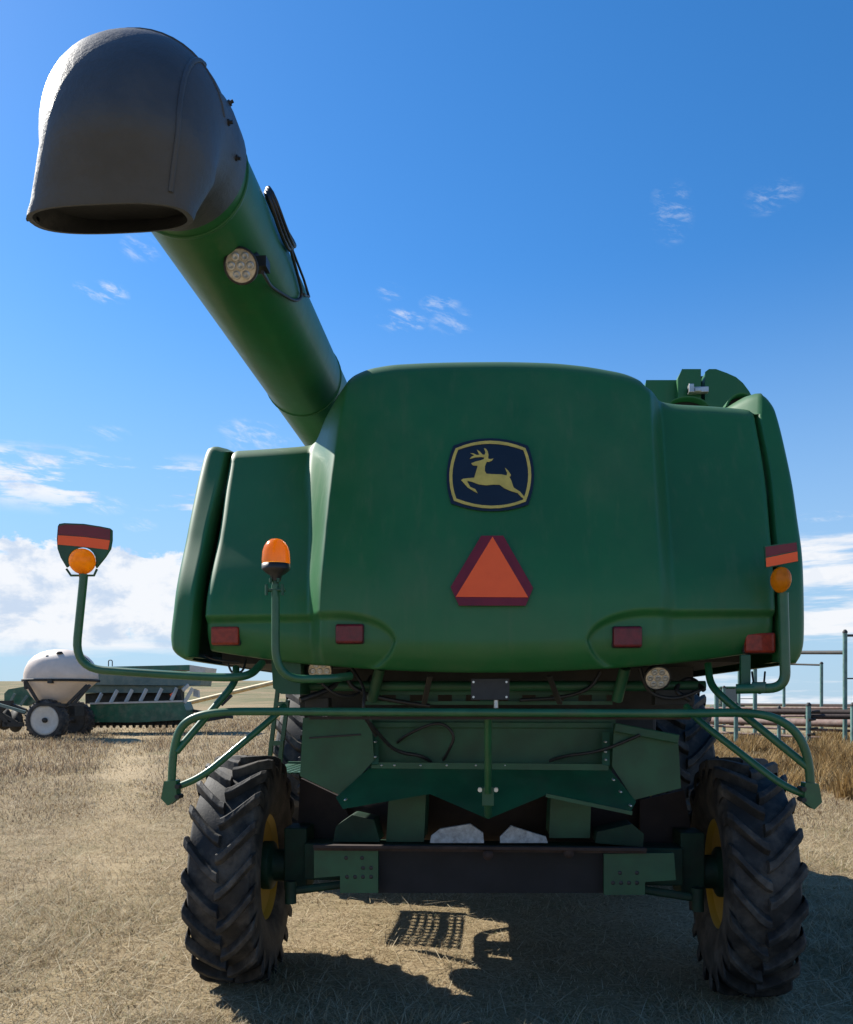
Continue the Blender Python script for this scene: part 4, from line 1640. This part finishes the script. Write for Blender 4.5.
fb = PT(780, 735, T4)
fence = thing('pipe_fence', 'low corral fence of teal posts with rusty pipe rails', 'fence', (fb.x, fb.y, 0))
for px, top, t, r in ((716.5, 690, 34, .09), (736, 705, 31.5, .08), (755, 690, 40, .08), (779, 709, 30, .065), (808.5, 706, 28.5, .085), (853, 706, 27.5, .08), (724, 688, 44, .09)):
    post_mb(px, top, 735, t, r).build('post', [M['post'], M['dark']], fence)


def rail(a, b, r, mat, n=8):
    MB().tube([PT(*a), PT(*b)], r, n).build('rail', mat, fence)


rail((690, 711, 36), (779, 711, 30.2), .06, M['rust'])
rail((760, 711.5, 30.4), (900, 713, 27), .10, M['rust'])
rail((805, 716.5, 28.7), (900, 717, 27), .09, M['rust'])
rail((690, 720, 37), (905, 724.5, 27.6), .15, M['pink'])
rail((690, 717, 38), (905, 715, 30), .05, M['pink'])
rail((690, 725, 36), (905, 733, 28.2), .05, M['pink'])
rail((690, 731, 36), (905, 742, 28.2), .05, M['pink'])
rail((690, 708, 52), (905, 708, 40), .07, M['pink'])
rail((740, 704.5, 60), (905, 706, 44), .09, M['rust'])
mb = MB()
for dx, dy in ((812, 720), (814, 729), (811, 735), (816, 712)):
    q = PT(dx, dy, 28.4)
    MB().tube([q + Vector((-.12, 0, 0)), q + Vector((.12, 0, .03))], .05, 6).build('clamp', M['dark'], fence)

# small tractor far behind the fence
T5 = 62.0
tb = PT(727, 712, T5)
trac = thing('tractor', 'small far off green tractor with dark cab behind the pipe fence', 'tractor', (tb.x, tb.y, 0))


def tr(dx, dy, dz):
    return Vector((tb.x + dx, tb.y + dy, dz))


mb = MB()
mb.box(tr(-.45, -.5, 1.0), tr(.45, 1.6, 1.75))
mb.build('body', M['green_far'], trac, bevel=.06)
MB().box(tr(-.75, -.9, 2.86), tr(.75, .7, 3.0)).build('roof', M['green_far'], trac, bevel=.05)
for sx in (-.85, .85):
    MB().box(tr(sx - .25, -.7, 1.25), tr(sx + .25, .6, 1.6)).build('fender', M['green_far'], trac, bevel=.06)
mb = MB()
mb.box(tr(-.68, -.8, 1.7), tr(.68, .6, 2.85))
mb.build('cab', M['glass'], trac, bevel=.04)
for sx in (-1, 1):
    for yy, r_ in ((-.1, .8), (2.0, .55)):
        m = MB()
        m.lathe([(-.2, 0), (-.2, r_ * .6), (-.22, r_ * .85), (-.15, r_), (.15, r_), (.22, r_ * .85), (.2, r_ * .6), (.2, 0)], tr(sx * .95, yy, r_), (1, 0, 0), 24)
        m.build('wheel', M['tyre'], trac)
mb = MB()
mb.box(tr(-1.2, 2.6, .6), tr(4.5, 2.7, .7))
mb.tube([tr(1.00, 1, 1.2), tr(1.00, 1, 2.1), tr(2.4, 1, 2.1), tr(2.4, 1, .6)], .05, 6)
mb.build('loader', M['galv'], trac)
